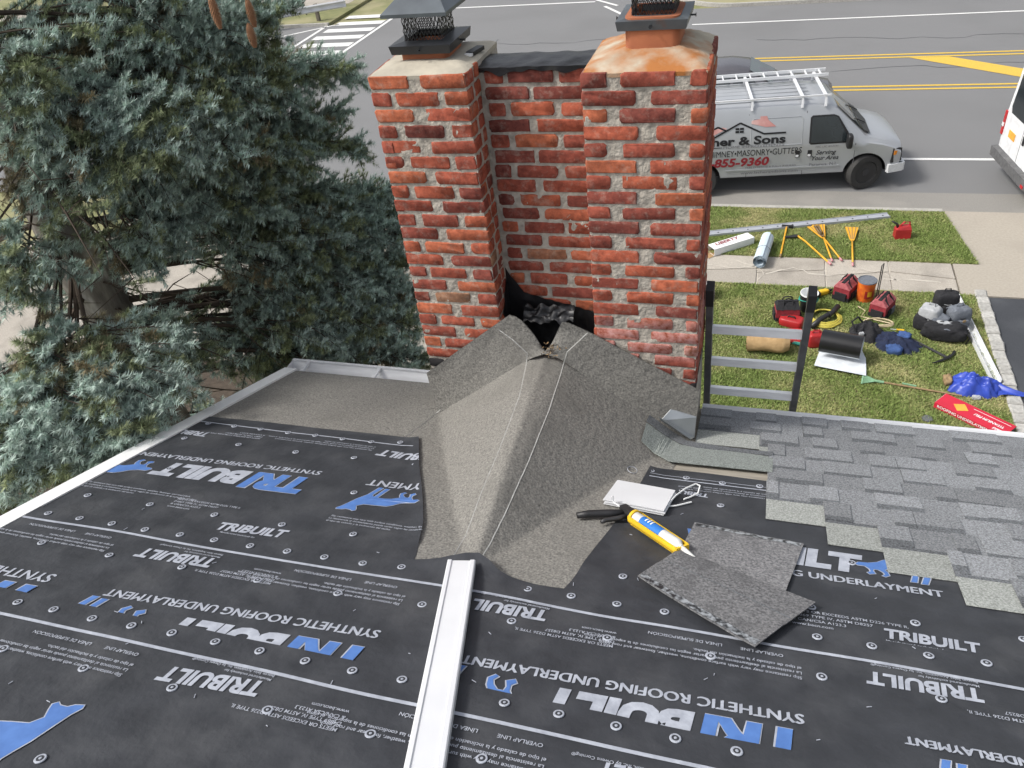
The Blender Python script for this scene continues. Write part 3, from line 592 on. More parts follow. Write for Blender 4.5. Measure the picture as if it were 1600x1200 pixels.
# third course
line(u3, XL + .08, 4.8, -2.215, H3, .013, .008, 4)
logo(u3, (417, 1076), (262, 1050), H3, False); logo(u3, (1090, 1230), (935, 1200), H3, False)
para(u3, P1, roofpx(562, 1100)[0], -2.29, H3, .0135); para(u3, P3, roofpx(417, 1081)[0], max(roofpx(417, 1076)[1], roofpx(262, 1050)[1]) + .034, H3, .010)
for px in ((225, 1035), (860, 1178)):
    para(u3, P2, roofpx(*px)[0], -2.30, H3, .0135); para(u3, ['OVERLAP LINE          LÍNEA DE SUPERPOSICIÓN'], roofpx(*px)[0] - .02, -2.255, H3, .014)
para(u3, P3, roofpx(1090, 1200)[0], -2.26, H3, .011)
dog(u3, (-182, 1217), (8, 1245), H3, .85)
# first course right of the cricket (reads the right way up)
line(u1r, 1.25, 1.78, -.56, H1, .008, .006, 7); line(u1r, 1.25, 1.9, -.55 + .02, H1, .004, .004, 7)
logo(u1r, (1107, 776), (1040, 766), H1, False)
para(u1r, P2, roofpx(1205, 778)[0], -.60, H1, .012)
on_roof_text(u1r, SYN, (1008, 869), (1474, 938), H1, 'printw', .0)
logo(u1r, (1016, 851), (1352, 900), H1)
dog(u1r, (1490, 916), (1330, 893), H1, .62, flip=False) if False else dog(u1r, (1335, 902), (1500, 926), H1, .62)
logo(u1r, (1383, 1001), (1536, 1026), H1, False)
para(u1r, P3, roofpx(1385, 1012)[0], min(roofpx(1383, 1001)[1], roofpx(1536, 1026)[1]) - .004, H1, .011, True); para(u1r, P1, roofpx(1235, 935)[0], roofpx(1240, 952)[1], H1, .0145, True)

# plastic cap nails
NP = [(x * .4375, 550 + y * .4375) for x, y in ((745,262),(838,272),(932,283),(1030,295),(1127,305),(1225,318),(1327,328),(1430,330),(660,315),(853,338),(1057,365),(1265,385),(1483,410),(605,425),(1265,510),(315,520),(537,553),(767,590),(1008,625),(1262,660),(175,588),(287,606),(402,625),(520,647),(645,665),(767,684),(895,705),(1027,725),(1160,746),(1297,768),(1435,782),(1575,785),(152,694),(393,739),(652,782),(922,829),(1208,876),(1508,917),(68,912),(196,938),(333,970),(473,996),(617,1022),(772,1055),(930,1088),(1092,1123),(1260,1158),(1437,1190),(17,1080),(303,1150))]
NP += [(x * .375, 800 + y * .375) for x, y in ((722,757),(1118,850),(1546,950),(175,1055))]
NP += [(600 + x * .375, 800 + y * .375) for x, y in ((427,278),(598,338),(780,366),(970,400),(1168,433),(532,472),(930,542),(1360,620),(995,280),(502,820),(728,867),(966,918),(1212,970),(1468,1025),(408,1055))]
NP += [(1000 + x * .375, 850 + y * .375) for x, y in ((292,485),(712,275),(736,405),(755,572),(963,443),(1145,342),(1200,483),(1440,515),(1597,410),(1252,665),(400,890))]
NP += [(1000 + x * .375, 620 + y * .375) for x, y in ((47,318),(193,347),(343,369),(498,382),(335,463),(880,703))]
cb = MB(); r1 = .0155
cb.lathe([(r1, -.002), (r1, .0004), (r1 * .92, .0013), (r1 * .66, .0013), (r1 * .66, 0)], 16, 'printw', cap=False); cb.lathe([(r1 * .66, 0), (r1 * .66, .0006), (r1 * .30, .0009), (r1 * .29, .0009)], 16, 'under'); cb.lathe([(r1 * .27, 0), (r1 * .27, .0018), (r1 * .1, .0022)], 8, 'printw')
cme = cb.mesh('cap_nail')
for px in NP:
    x, s = roofpx(*px)
    o_, h = (u3, H3) if s < -2.1 else (u2, H2) if s < lip2(x) else (u1 if x < .7 else u1r, H1)
    o = bpy.data.objects.new('cap_nail', cme); COL.objects.link(o); o.parent = o_; o.location = RP(x, s, h + .0035 + hwave(x, s)); o.rotation_euler = (-TH + random.uniform(-.05, .05), random.uniform(-.05, .05), 0)
# staples and scraps of thread on the sheets
sb = MB()
for k in range(60):
    x = random.uniform(-1.1, 3.2); s = random.uniform(-2.6, -.6); a = random.uniform(0, 3.1); L_ = random.uniform(.006, .018)
    h = (H3 if s < -2.1 else H2 if s < lip2(x) else H1) + .003
    if -1.5 < s and .0 < x < 1.25: continue
    sb.bar(RP(x, s, h), RP(x + L_ * math.cos(a), s + L_ * math.sin(a), h), .0018, .0018, 'printw')
tag(sb.build('thread_scraps'), 'tiny pale thread and staple scraps scattered over the underlayment', 'debris', kind='stuff')
# ------------------------------------------------------------------ cricket and its covering
CZ = 5.875; CX0, CX1 = .66, .735; CE = -1.43        # ridge of the cricket: from the chimney back to the roof plane
ZE = RP(0, CE / CT).z
def cricket_z(x, y):
    t = min(1.0, max(0.0, y / CE)); cx = CX0 + (CX1 - CX0) * t
    zr_ = CZ; zroof = ZB - y * TT
    half = (cx - 0.0) if x < cx else (1.40 - cx)
    half *= max(1e-3, 1 - t)
    k = max(0.0, 1 - abs(x - cx) / half)
    k = k - .10 * math.exp(-(k - 1) ** 2 / .01) * (1 - t) if k > 0 else 0     # the sheet rounds over the ridge
    return zroof + (zr_ - zroof) * max(0, k)
b = MB()
def felt_pt(u, v):
    s = -1.62 + v * 1.62; y = s * CT
    xl = float(np.interp(s, [-1.62, -1.5, -.8, -.43, 0], [.30, .28, .10, .0, .0])) - .10 * (1 if s < -.02 else 0); xr = float(np.interp(s, [-1.62, -1.5, -1.08, -.45, -.2, 0], [1.18, 1.18, 1.24, 1.34, 1.38, 1.405]))
    x = xl + (xr - xl) * u
    z = cricket_z(x, y) + .0065 / CT + .0025 * noise.noise((x * 5, s * 4, 7)) + .004 * noise.noise((x * 1.7, s * 2.2, 2))
    return (x, min(y, -.012), z)
auto(b.grid(felt_pt, 90, 80, 'felt').build('cricket_covering', house), 60)
# the turned-up flaps against the chimney
def flap(top, bot, name='felt_flap', n=24, lean=.02):
    b = MB(); vs = []; tp = lambda t: np.array([np.interp(t, [k[0] for k in top], [k[i] for k in top]) for i in (1, 2)]); bt = lambda t: np.array([np.interp(t, [k[0] for k in bot], [k[i] for k in bot]) for i in (1, 2)])
    def f(u, v):
        T_ = tp(u); B_ = bt(u); q = B_ + (T_ - B_) * v
        return (q[0], -.020 - .035 * (1 - v) ** 2 - lean * 0 + .004 * noise.noise((u * 5, v * 3, 3)) - (.02 * v * max(0, abs(u - .5) * 2 - .8) if False else 0), q[1])
    b.grid(f, n, 10, 'felt'); k = len(b.v)
    b.grid(lambda u, v: (f(1 - u, v)[0], f(1 - u, v)[1] + .006, f(1 - u, v)[2]), n, 10, 'felt')
    return auto(b.build(name, house), 60)
flap([(0, -.02, 5.64), (.72, .505, 6.06), (.80, .56, 6.02), (.9, .61, 5.95), (1, .65, 5.86)], [(0, .0, 5.37), (.2, .13, 5.47), (.85, .60, 5.83), (1, .665, 5.86)])
flap([(0, .69, 5.88), (.12, .755, 6.03), (.15, .78, 6.035), (.36, .93, 5.96), (1, 1.42, 5.685)], [(0, .66, 5.86), (.15, .74, 5.84), (.36, .92, 5.70), (1, 1.405, 5.365)])
def felt_line(px, dz=.010):
    # printed guide line over the cricket covering, found by walking each sight line down to the covering
    P = []
    for (x, y) in px:
        d = ray(x, y); t = 2.2
        while t < 6:
            q = CP + d * t
            if q[1] > -.058 or q[2] < cricket_z(q[0], q[1]) + dz: break
            t += .004
        q = CP + d * t; q[1] = min(q[1], -.016); zz = cricket_z(q[0], q[1]) + .0065 / CT + .0025 * noise.noise((q[0] * 5, q[1] / CT * 4, 7)) + .004 * noise.noise((q[0] * 1.7, q[1] / CT * 2.2, 2)) + .0012
        P.append(Vector((q[0], q[1], zz)) if q[1] < -.075 else Vector(CP + d * t) - Vector(d) * .001)
    b = MB(); n = len(P); vs = []
    for i, q in enumerate(P):
        dd = (P[min(i + 1, n - 1)] - P[max(0, i - 1)]).normalized(); sd = dd.cross(Vector(ray(*px[i]))).normalized() * .0022
        vs += [q - sd, q + sd]
    b.add(vs, [(2 * i, 2 * i + 1, 2 * i + 3, 2 * i + 2) for i in range(n - 1)], 'feltline').build('printed_guide_line', house)
def dense(pts, k=8):
    out = []
    for a, c in zip(pts[:-1], pts[1:]):
        for j in range(k): out.append((a[0] + (c[0] - a[0]) * j / k, a[1] + (c[1] - a[1]) * j / k))
    return out + [pts[-1]]
felt_line(dense([(779, 515), (800, 530), (824, 552), (822, 570), (811, 620), (785, 690), (752, 770), (728, 835), (706, 872)]))
felt_line(dense([(918, 520), (886, 550), (877, 580), (858, 640), (826, 720), (790, 800), (765, 850), (743, 886)]))
felt_line(dense([(688, 640), (665, 660), (632, 684)]))

# ------------------------------------------------------------------ shingles
def shingle(x0, x1, butt, sd, cut=None, headlap=True):
    r_ = random.Random(sd); b = MB(); hb, ht = .0225, .0125; Ls = .337; th = .0032
    H = lambda s, e=0: hb + (ht - hb) * (butt - s) / Ls + e
    def slab(xa, xb, sa, sb_, m, e0, e1):
        j = lambda: r_.uniform(-.0015, .0015)
        b.hexa([RP(xa, sb_, H(sb_, e0)), RP(xb, sb_, H(sb_, e0)), RP(xb, sa, H(sa, e0)), RP(xa, sa, H(sa, e0)), RP(xa + j(), sb_ + j(), H(sb_, e1)), RP(xb + j(), sb_ + j(), H(sb_, e1)), RP(xb, sa, H(sa, e1)), RP(xa, sa, H(sa, e1))], m)
    slab(x0, x1, butt, butt - .150, r_.choice(['shB', 'shB', 'shA']), 0, th)
    slab(x0, x1, butt - .1502, butt - .170, 'shC', 0, th + .0005)
    slab(x0, x1, butt - .1702, butt - Ls, 'shH', 0, th)
    x = x0 + r_.uniform(-.08, .05)
    while x < x1:
        wd = r_.uniform(.10, .22); a, c = max(x, x0), min(x + wd, x1)
        if c - a > .03: q = r_.uniform(.095, .12); slab(a, c, butt + .0005, butt - q, r_.choice(['shA', 'shA', 'shB']), th - .0002, th + .0042); slab(a, c, butt - q - .0002, butt - .149, 'shC', th - .0002, th + .0041)
        x += wd + r_.uniform(.06, .17)
    return b.build('shingle', house)
B0 = .385
starts = {0: 1.415, 1: 1.415, 2: 1.72, 3: 1.76, 4: 1.765, 5: 1.76, 6: 1.755, 7: 1.98, 8: 2.17, 9: 2.39, 10: 2.56, 11: 2.78, 12: 3.0}
for k, x0 in starts.items():
    butt = B0 - .0075 * 0 - .143 * k * (1.0) - .0
    x = x0; first = True
    while x < 4.85:
        Lw = random.Random(k).uniform(.45, .95) if first and k < 7 else (.34 if first else 1.0)
        x1 = min(x + Lw, 4.86); 
        shingle(x, x1 - .002, butt - .02, k * 31 + int(x * 10)); x = x1; first = False
# the cut shingle that bends up onto the cricket, and the green starter strip beside it
def bent_strip(name, pts_lo, pts_hi, m, h=.014):
    pts_lo, pts_hi = dense(pts_lo, 5), dense(pts_hi, 5); b = MB(); vs = []
    n = len(pts_lo)
    for (lo, hi) in zip(pts_lo, pts_hi):
        for px in (lo, hi):
            d = ray(*px); t = 2.0
            while t < 6:
                p_ = CP + d * t
                if p_[2] < max(ZB - p_[1] * TT + h / CT, cricket_z(p_[0], p_[1]) + .012 + h * .3): break
                t += .002
            q = Vector(CP + d * t)
            vs.append(q)
    k = len(vs); nv = Vector((0, ST, CT)) * -.004
    f = [(2 * i, 2 * i + 2, 2 * i + 3, 2 * i + 1) for i in range(n - 1)]
    b.add(vs + [v + nv for v in vs], f + [tuple(reversed([a + k for a in q_])) for q_ in f] + [(2 * i, 2 * i + k, 2 * i + 2 + k, 2 * i + 2) for i in range(n - 1)] + [(2 * i + 1, 2 * i + 3, 2 * i + 3 + k, 2 * i + 1 + k) for i in range(n - 1)], m)
    return b.build(name, house)
bent_strip('starter_shingle', [(1002, 688), (1022, 707), (1045, 720), (1070, 723), (1140, 730), (1207, 737)], [(1010, 660), (1035, 678), (1062, 694), (1090, 700), (1150, 706), (1208, 714)], 'shG', .029)
bent_strip('shingle_edge', [(1010, 657), (1035, 676), (1062, 692), (1090, 699), (1150, 705), (1208, 712)], [(1015, 648), (1045, 670), (1073, 688), (1095, 692), (1150, 700), (1208, 706)], 'shC', .0325)
# galvanised step flashing at the chimney's corner
b = MB(); A = Vector(ony(1033, 657, -.075)); B_ = Vector(ony(1085, 683, -.075)); Cc = Vector(ony(1088, 652, -.035)); D_ = Vector(ony(1048, 640, -.035))
A2 = Vector(ony(1029, 651, -.12)); B2 = Vector(ony(1079, 686, -.12))
nn = Vector((0, .004, .002))
b.add([A, B_, Cc, D_, A + nn, B_ + nn, Cc + nn, D_ + nn], [(0, 1, 2, 3), (7, 6, 5, 4), (0, 4, 5, 1), (1, 5, 6, 2), (2, 6, 7, 3), (3, 7, 4, 0)], 'galv')
nn = Vector((0, 0, .004)); b.add([A2 + nn * 0, B2, B_, A, A2 - nn, B2 - nn, B_ - nn, A - nn], [(0, 1, 2, 3), (7, 6, 5, 4), (0, 4, 5, 1), (1, 5, 6, 2), (3, 7, 4, 0)], 'galv')
b.build('step_flashing', house)

# ------------------------------------------------------------------ chimney
chim = empty('chimney', (0, 0, 0), 0, 'tall red brick chimney with two flue stacks joined by a recessed wall', 'chimney')
ZT = 7.2; HC = .07; JB = .0125; PR = .0032
XA, XB_, XC, XD = 0.0, .436, .912, 1.398; YM = .17; YB = .455
def rough_core(x0, x1, y0, y1, z0, z1, name='mortar'):
    b = MB(); nz = int((z1 - z0) / .035)
    def face(P0, du, dv, nu, nv, nrm):
        P0, du, dv, nrm = map(Vector, (P0, du, dv, nrm))
        def f(u, v):
            q = P0 + du * u + dv * v; e = 0 if (u in (0, 1) or v in (0, 1)) else 1
            return q + nrm * (e * (.005 * noise.fractal(q * 26, 1, 2, 3)))
        b.grid(f, nu, nv, 'mortar')
    hx, hy, hz = x1 - x0, y1 - y0, z1 - z0
    face((x0, y0, z0), (hx, 0, 0), (0, 0, hz), int(hx / .014), int(hz / .014), (0, -1, 0))
    face((x1, y0, z0), (0, hy, 0), (0, 0, hz), int(hy / .02), int(hz / .02), (1, 0, 0))
    face((x0, y1, z0), (0, -hy, 0), (0, 0, hz), max(2, int(hy / .04)), int(hz / .03), (-1, 0, 0))
    face((x1, y1, z0), (-hx, 0, 0), (0, 0, hz), 8, 20, (0, 1, 0))
    face((x0, y0, z1), (hx, 0, 0), (0, hy, 0), 6, 6, (0, 0, 1))
    return auto(b.build(name, chim), 80)
rough_core(XA + PR, XB_ - PR, PR, YB - PR, 4.9, ZT - .004); rough_core(XC + PR, XD - PR, PR, YB - PR, 4.9, ZT - .014); rough_core(XB_ - .003, XC + .003, YM + PR, YM + .18, 4.9, ZT - .05)
MB().box((.02, .03, 0), (1.38, .44, 4.9), 'mortar').build('chimney_base', chim)
def brick(P, U, W, N, wd, ht, dp, rd):
    """P: centre of the visible face; U along, W up, N outward"""
    n = 16; vs = []; rc = min(.014, wd * .2)
    out = []
    for (sx, sy) in ((1, 1), (-1, 1), (-1, -1), (1, -1)):
        a0 = {(1, 1): 0, (-1, 1): 90, (-1, -1): 180, (1, -1): 270}[(sx, sy)]
        rr = rc * rd.uniform(.35, 1.15)
        for k in range(4):
            a = math.radians(a0 + 30 * k); out.append((sx * (wd / 2 - rr) + rr * math.cos(a) + rd.uniform(-.0028, .0028), sy * (ht / 2 - rr) + rr * math.sin(a) + rd.uniform(-.002, .002)))
    tilt = rd.uniform(-.0015, .0015); pr = rd.uniform(-.002, .0025); sk = rd.uniform(-.014, .014)
    for (ins, d) in ((.003, pr + .001), (.0, pr - .0028), (0, -dp)):
        for (x, y) in out:
            k = 1 - ins / (wd / 2); ky = 1 - ins / (ht / 2)
            vs.append(U * (x * k) + W * (y * ky + sk * x) + N * (d + tilt * x / wd * 2))
    fs = [tuple(range(n))] + [(r * n + i, (r + 1) * n + i, (r + 1) * n + (i + 1) % n, r * n + (i + 1) % n) for r in (0, 1) for i in range(n)]
    m = MB().add(vs, fs, 'brick'); me = m.mesh('brick'); me.shade_smooth()
    try: me.set_sharp_from_angle(angle=math.radians(50))
    except Exception: pass
    o = bpy.data.objects.new('brick', me); COL.objects.link(o); o.parent = chim; o.location = P
rd = random.Random(4)
X_, Y_, Z_ = Vector((1, 0, 0)), Vector((0, 1, 0)), Vector((0, 0, 1))
def course(O, U, N, spans, ztop, dp=.05):
    for (a, c) in spans:
        a += rd.uniform(-.007, .007) if a > .01 else 0; c += rd.uniform(-.007, .007)
        hgt = HC - JB + rd.uniform(-.003, .003)
        brick(O + U * ((a + c) / 2) + Z_ * (ztop - (HC - JB) / 2 + rd.uniform(-.0015, .0015)), U, Z_, N, c - a, hgt, dp, rd)
WL, WM, WR = XB_ - XA, XC - XB_, XD - XC
for i in range(24):
    zt = ZT - i * HC
    e = i % 2 == 0
    if i < 23:
        course(Vector((XA, 0, 0)), X_, -Y_, [(0, .185), (.235, WL)] if e else [(0, .085), (.118, .305), (.338, WL)], zt)
    zr2 = ZT - .01 - i * HC
    course(Vector((XC, 0, 0)), X_, -Y_, [(0, .098), (.155, .372), (.425, WR)] if e else [(0, .215), (.268 if i % 4 == 1 else .29, WR)], zr2)
    if i < 18:
        course(Vector((XB_, YM, 0)), X_, -Y_, [(.02, .205), (.232, WM)] if not e else [(.02, .095), (.123, .315), (.345, WM)], ZT - .04 - i * HC)
        course(Vector((XB_, 0, 0)), Y_, X_, [(.004, .098), (.118, YM - .008)] if e else [(.004, .075), (.098, YM - .006)], zt)
    if i < 22:
        course(Vector((XD, 0, 0)), Y_, X_, [(.004, .20), (.225, YB - .01)] if e else [(.004, .095), (.12, .315), (.335, YB - .01)], zr2)
        course(Vector((XA, YB, 0)), -Y_, -X_, [(.004, .20), (.225, YB - .006)], zt)
# cement crowns
def crown(x0, x1, y0, y1, zb, fx0, fx1, fy0, fy1, zt, m, sd):
    b = MB(); N_ = 26
    def f(u, v):
        x = x0 + (x1 - x0) * u; y = y0 + (y1 - y0) * v
        dx = max(fx0 - x, 0) / (fx0 - x0) if x < fx0 else max(x - fx1, 0) / (x1 - fx1); dy = max(fy0 - y, 0) / (fy0 - y0) if y < fy0 else max(y - fy1, 0) / (y1 - fy1)
        k = 1 - max(dx, dy)
        e = .004 * noise.fractal(Vector((x * 14, y * 14, sd)), 1, 2, 3)
        return (x + e, y + e, zb + (zt - zb) * max(k, 0) + e + (0 if k > 0 else -.004))
    b.grid(f, N_, N_, m)
    n = N_ + 1; ring = [i for i in range(n)] + [j * n + N_ for j in range(1, n)] + [N_ * n + i for i in range(N_ - 1, -1, -1)] + [j * n for j in range(N_ - 1, 0, -1)]
    vs = b.v[:]; k0 = len(vs)
    low = [(vs[i][0], vs[i][1], zb - .02) for i in ring]; tops = [vs[i] for i in ring]; L_ = len(ring)
    b.add(tops + low, [(i, i + L_, (i + 1) % L_ + L_, (i + 1) % L_) for i in range(L_)], m)
    return auto(b.build('cement_crown', chim), 60)
crown(XA + .002, XB_ - .002, .002, YB, ZT + .001, .13, .37, .13, .37, ZT + .022, 'crown', 1)
crown(XC + .002, XD - .003, .002, YB, ZT - .009, XC + .16, XD - .12, .16, .40, ZT + .036, 'rust', 2)
# tar over the recessed wall's top and at its foot
b = MB()
b.grid(lambda u, v: (XB_ - .01 + (WM + .02) * u, YM - .012 + v * .20 + .010 * noise.noise((u * 9, v * 2, 1)), ZT - .026 + .005 * noise.noise((u * 8, v * 3, 2)) + .006 * math.sin(v * math.pi)), 40, 12, 'tar')
b.grid(lambda u, v: (XB_ - .01 + (WM + .02) * u, YM - .012 + .010 * noise.noise((u * 9, 0, 1)), ZT - .026 + .005 * noise.noise((u * 8, 0, 2)) - (1 - v) * (.012 + .024 * max(0, noise.noise((u * 7, 3, 3)) + .35))), 40, 4, 'tar')
auto(b.build('tar_coating', chim), 60)
b = MB()
def tarf(u, v):
    x = XB_ + .004 + (WM - .01) * u; top = float(np.interp(u, [0, .04, .18, .4, .75, .9, 1], [6.215, 6.18, 6.075, 6.045, 6.01, 5.985, 5.97])) + .012 * noise.noise((u * 14, 2, 2))
    z = 5.60 + (top - 5.60) * v; y = YM - .008 - .012 * abs(noise.noise((u * 8, v * 6, 6))) - .10 * max(0, 1 - (z - 5.60) / .28) ** 1.5
    return (x, y, z)
b.grid(tarf, 50, 26, 'tar')
b.grid(lambda u, v: (XB_ + .004, YM - .01 - (YM - .01) * u, 5.6 + v * (.56 - .26 * u + .03 * noise.noise((u * 6, 1, 1)))), 10, 10, 'tar')
auto(b.build('tar_patch', chim), 60)
b = MB(); b.grid(lambda u, v: (.53 + .26 * u, YM - .045 - .05 * (1 - v) + .02 * noise.noise((u * 6, v * 4, 3)), 5.95 + .07 * v + .03 * noise.noise((u * 7, v * 3, 5)) + .02 * u), 24, 10, 'tar'); auto(b.build('torn_tar_sheet', chim), 60)
# black mastic on the flat behind the flaps, leaf litter in the gap
rl = random.Random(9); b = MB()
for k in range(46):
    x = rl.gauss(.70, .025); y = -.03 - abs(rl.gauss(0, .04)); z = 5.872 + rl.uniform(0, .035); a = rl.uniform(0, 6.3); L_ = rl.uniform(.006, .022)
    b.bar((x, y, z), (x + L_ * math.cos(a), y + L_ * math.sin(a) * .6, z + rl.uniform(-.01, .014)), .004, .0015, rl.choice(['wood', 'card', 'twig', 'twig']))
tag(b.build('leaf_litter'), 'bits of brown leaf litter caught in the gap at the top of the cricket', 'debris', kind='stuff')

# flues and caps
def flue(x0, x1, y0, y1, z0, z1):
    b = MB(); t = .022; r_ = .03
    def rr(ins):
        P = []
        for (sx, sy, a0) in ((1, 1, 0), (0, 1, 90), (0, 0, 180), (1, 0, 270)):
            for k in range(4):
                a = math.radians(a0 + 30 * k); cx = (x1 - ins - r_ if sx else x0 + ins + r_); cy = (y1 - ins - r_ if sy else y0 + ins + r_); P.append((cx + r_ * math.cos(a), cy + r_ * math.sin(a)))
        return P
    O_, I_ = rr(0), rr(t); n = len(O_)
    vs = [(x, y, z0) for x, y in O_] + [(x, y, z1) for x, y in O_] + [(x, y, z1) for x, y in I_] + [(x, y, z0) for x, y in I_]
    b.add(vs, [(r * n + i, r * n + (i + 1) % n, (r + 1) * n + (i + 1) % n, (r + 1) * n + i) for r in range(3) for i in range(n)], 'terra')
    return auto(b.build('flue_tile', chim), 40)
def cap_thing(nm, x0, x1, y0, y1, z0, label, zs, zm, mskirt, lidov, my0=None):
    t = empty(nm, ((x0 + x1) / 2, (y0 + y1) / 2, z0), 0, label); t.parent = chim
    L = lambda x, y, z: Vector((x, y, z)) - t.location
    i = .055
    b = MB(); o8 = [(x0, y0), (x1, y0), (x1, y1), (x0, y1)]; i8 = [(x0 + i, y0 + i), (x1 - i, y0 + i), (x1 - i, y1 - i), (x0 + i, y1 - i)]
    b8 = [(x0 + .006, y0 + .006), (x1 - .006, y0 + .006), (x1 - .006, y1 - .006), (x0 + .006, y1 - .006)]
    zt = z0 + zs
    vs = [L(*q, z0) for q in b8] + [L(*q, zt) for q in o8] + [L(*q, zt + .008) for q in i8] + [L(*q, zt - .015) for q in i8]
    b.add(vs, [(r * 4 + k, r * 4 + (k + 1) % 4, (r + 1) * 4 + (k + 1) % 4, (r + 1) * 4 + k) for r in range(3) for k in range(4)], mskirt); b.build('skirt', t)
    for (x, y, dx, dy) in ((x0, (y0 + y1) / 2, -1, 0), (x1, (y0 + y1) / 2 , 1, 0), ((x0 + x1) / 2, y0, 0, -1)):
        MB().tube([L(x - dx * .012, y - dy * .012, z0 + zs * .5), L(x + dx * .016, y + dy * .016, z0 + zs * .5)], .0035, 6, 'blackmetal').tube([L(x + dx * .016, y + dy * .016, z0 + zs * .5), L(x + dx * .019, y + dy * .019, z0 + zs * .5)], .0075, 6, 'blackmetal').build('screw', t)
    # expanded metal mesh: crossing strands on four sides
    z1 = zt + .006; z2 = z1 + zm; fl = .004; e = .012
    for (P0, P1) in (((x0 + i, y0 + i), (x1 - i, y0 + i)), ((x1 - i, y0 + i), (x1 - i, y1 - i)), ((x1 - i, y1 - i), (x0 + i, y1 - i)), ((x0 + i, y1 - i), (x0 + i, y0 + i))):
        b = MB(); a = Vector((*P0, 0)); d = Vector((*P1, 0)) - a; Ln = d.length; d.normalize(); pw = .0165; ph = .036; nx = max(4, round(Ln / pw)); pw = Ln / nx; nz = max(2, round(zm / ph)); ph = zm / nz
        for ix in range(-nz, nx + 1):
            for sgn in (1, -1):
                # one strand zigzagging up
                for iz in range(nz * 2):
                    k0 = ix + (iz * .5 * sgn); k1 = k0 + .5 * sgn
                    if min(k0, k1) < -.01 or max(k0, k1) > nx + .01: continue
                    p0 = a + d * (k0 * pw) + Z_ * (z1 + iz * ph / 2); p1 = a + d * (k1 * pw) + Z_ * (z1 + (iz + 1) * ph / 2)
                    b.bar(p0 - t.location, p1 - t.location, .0016, .0030, 'blackmetal', up=d)
        b.build('mesh_side', t, kind='stuff')
    # hipped lid
    lx0, lx1, ly0, ly1 = x0 + i - lidov, x1 - i + lidov, y0 + i - lidov, y1 - i + lidov; zl = z2; rise = .085; cx, cy = (lx0 + lx1) / 2, (ly0 + ly1) / 2; hw = (lx1 - lx0) * .18
    vs = [L(lx0, ly0, zl - .014), L(lx1, ly0, zl - .014), L(lx1, ly1, zl - .014), L(lx0, ly1, zl - .014), L(lx0, ly0, zl), L(lx1, ly0, zl), L(lx1, ly1, zl), L(lx0, ly1, zl), L(cx - hw, cy, zl + rise), L(cx + hw, cy, zl + rise)]
    MB().add(vs, [(0, 1, 5, 4), (1, 2, 6, 5), (2, 3, 7, 6), (3, 0, 4, 7), (4, 5, 9, 8), (6, 7, 8, 9), (5, 6, 9), (7, 4, 8), (3, 2, 1, 0)], 'greymetal').build('lid', t)
    return t
flue(.10, .315, .14, .35, ZT - .02, 7.262); flue(1.06, 1.272, .150, .375, ZT - .02, 7.345)
cap_thing('chimney_cap', .072, .347, .105, .385, 7.250, 'black chimney cap with mesh sides and grey hipped lid on the left stack', .035, .120, 'blackmetal', .062)
cap_thing('chimney_cap', 1.028, 1.303, .137, .405, 7.300, 'grey skirted chimney cap on terracotta flue of the rust stained right stack', .036, .15, 'greymetal', .062)
# little black tool left on the crown
t = empty('utility_clip', Vector(onz(738, 85, ZT + .012)), math.radians(-12), 'small black clip with silver end lying on the left chimney crown', 'clip')
MB().box((-.018, -.02, 0), (.018, .075, .016), 'blackpl').build('body', t); MB().box((-.017, -.034, .001), (.017, -.0205, .012), 'alu').build('metal_end', t)

# ------------------------------------------------------------------ things lying on the roof
TR = Matrix.Rotation(-TH, 4, 'X')
def roof_frame(px, h, ang):
    x, s = roofpx(*px); return Matrix.Translation(RP(x, s, h)) @ TR @ Matrix.Rotation(ang, 4, 'Z')
def place(o, Mx): o.matrix_world = Mx; return o
# long white aluminium trim
b = MB(); P0 = RP(*roofpx(722, 896), H2 + .036); x1, s1 = roofpx(668, 1200); P1_ = RP(x1, s1, H3 + .024); ext = P0 + (P1_ - P0) * 1.5
dr = (ext - P0); Ld = dr.length; dr.normalize(); up = Vector((0, ST, CT)); sd = dr.cross(up).normalized()
t = empty('trim_strip', P0, 0, 'long white ribbed aluminium trim strip lying up the roof', 'trim')
prof = [(-.050, -.026), (-.050, .006), (-.047, .008), (-.036, .008), (-.034, .004), (.030, .004), (.032, .008), (.046, .008), (.050, .005), (.050, -.026), (.046, -.026), (.046, 0), (-.046, 0), (-.046, -.026)]
n = len(prof); sd *= -1
vs = [dr * l + sd * a + up * c for l in (0, Ld) for a, c in prof]
b.add(vs, [(i, (i + 1) % n, (i + 1) % n + n, i + n)[::-1] for i in range(n)] + [tuple(range(n)), tuple(reversed(range(n, 2 * n)))], 'white').build('channel', t)
# stack of white sheets with a loop of white wire
x, s = roofpx(1000, 785); a_ = math.atan2(*(np.array(roofpx(1035, 765)) - np.array(roofpx(958, 750)))[::-1]); 
t = empty('sheet_stack', (0, 0, 0), 0, 'small stack of bright white sheets beside the caulking gun', 'sheets')
place(t, Matrix.Translation(RP(x, s, H1 + .004)) @ TR @ Matrix.Rotation(a_ + .03, 4, 'Z'))
rr = random.Random(3)
for k in range(5):
    dx, dy = rr.uniform(-.006, .010), rr.uniform(-.004, .004); MB().box((-.128 + dx, -.100 + dy, k * .0052), (.128 + dx, .100 + dy, k * .0052 + .0040), 'white').build('sheet', t)
t2 = empty('wire_loop', (0, 0, 0), 0, 'looped white wire beside the stack of white sheets', 'wire'); place(t2, t.matrix_world.copy())
place(t2, Matrix.Translation(RP(*roofpx(1040, 800), H1 + .006)) @ TR)
L0 = lambda px, h: t2.matrix_world.inverted() @ RP(*roofpx(*px), h)
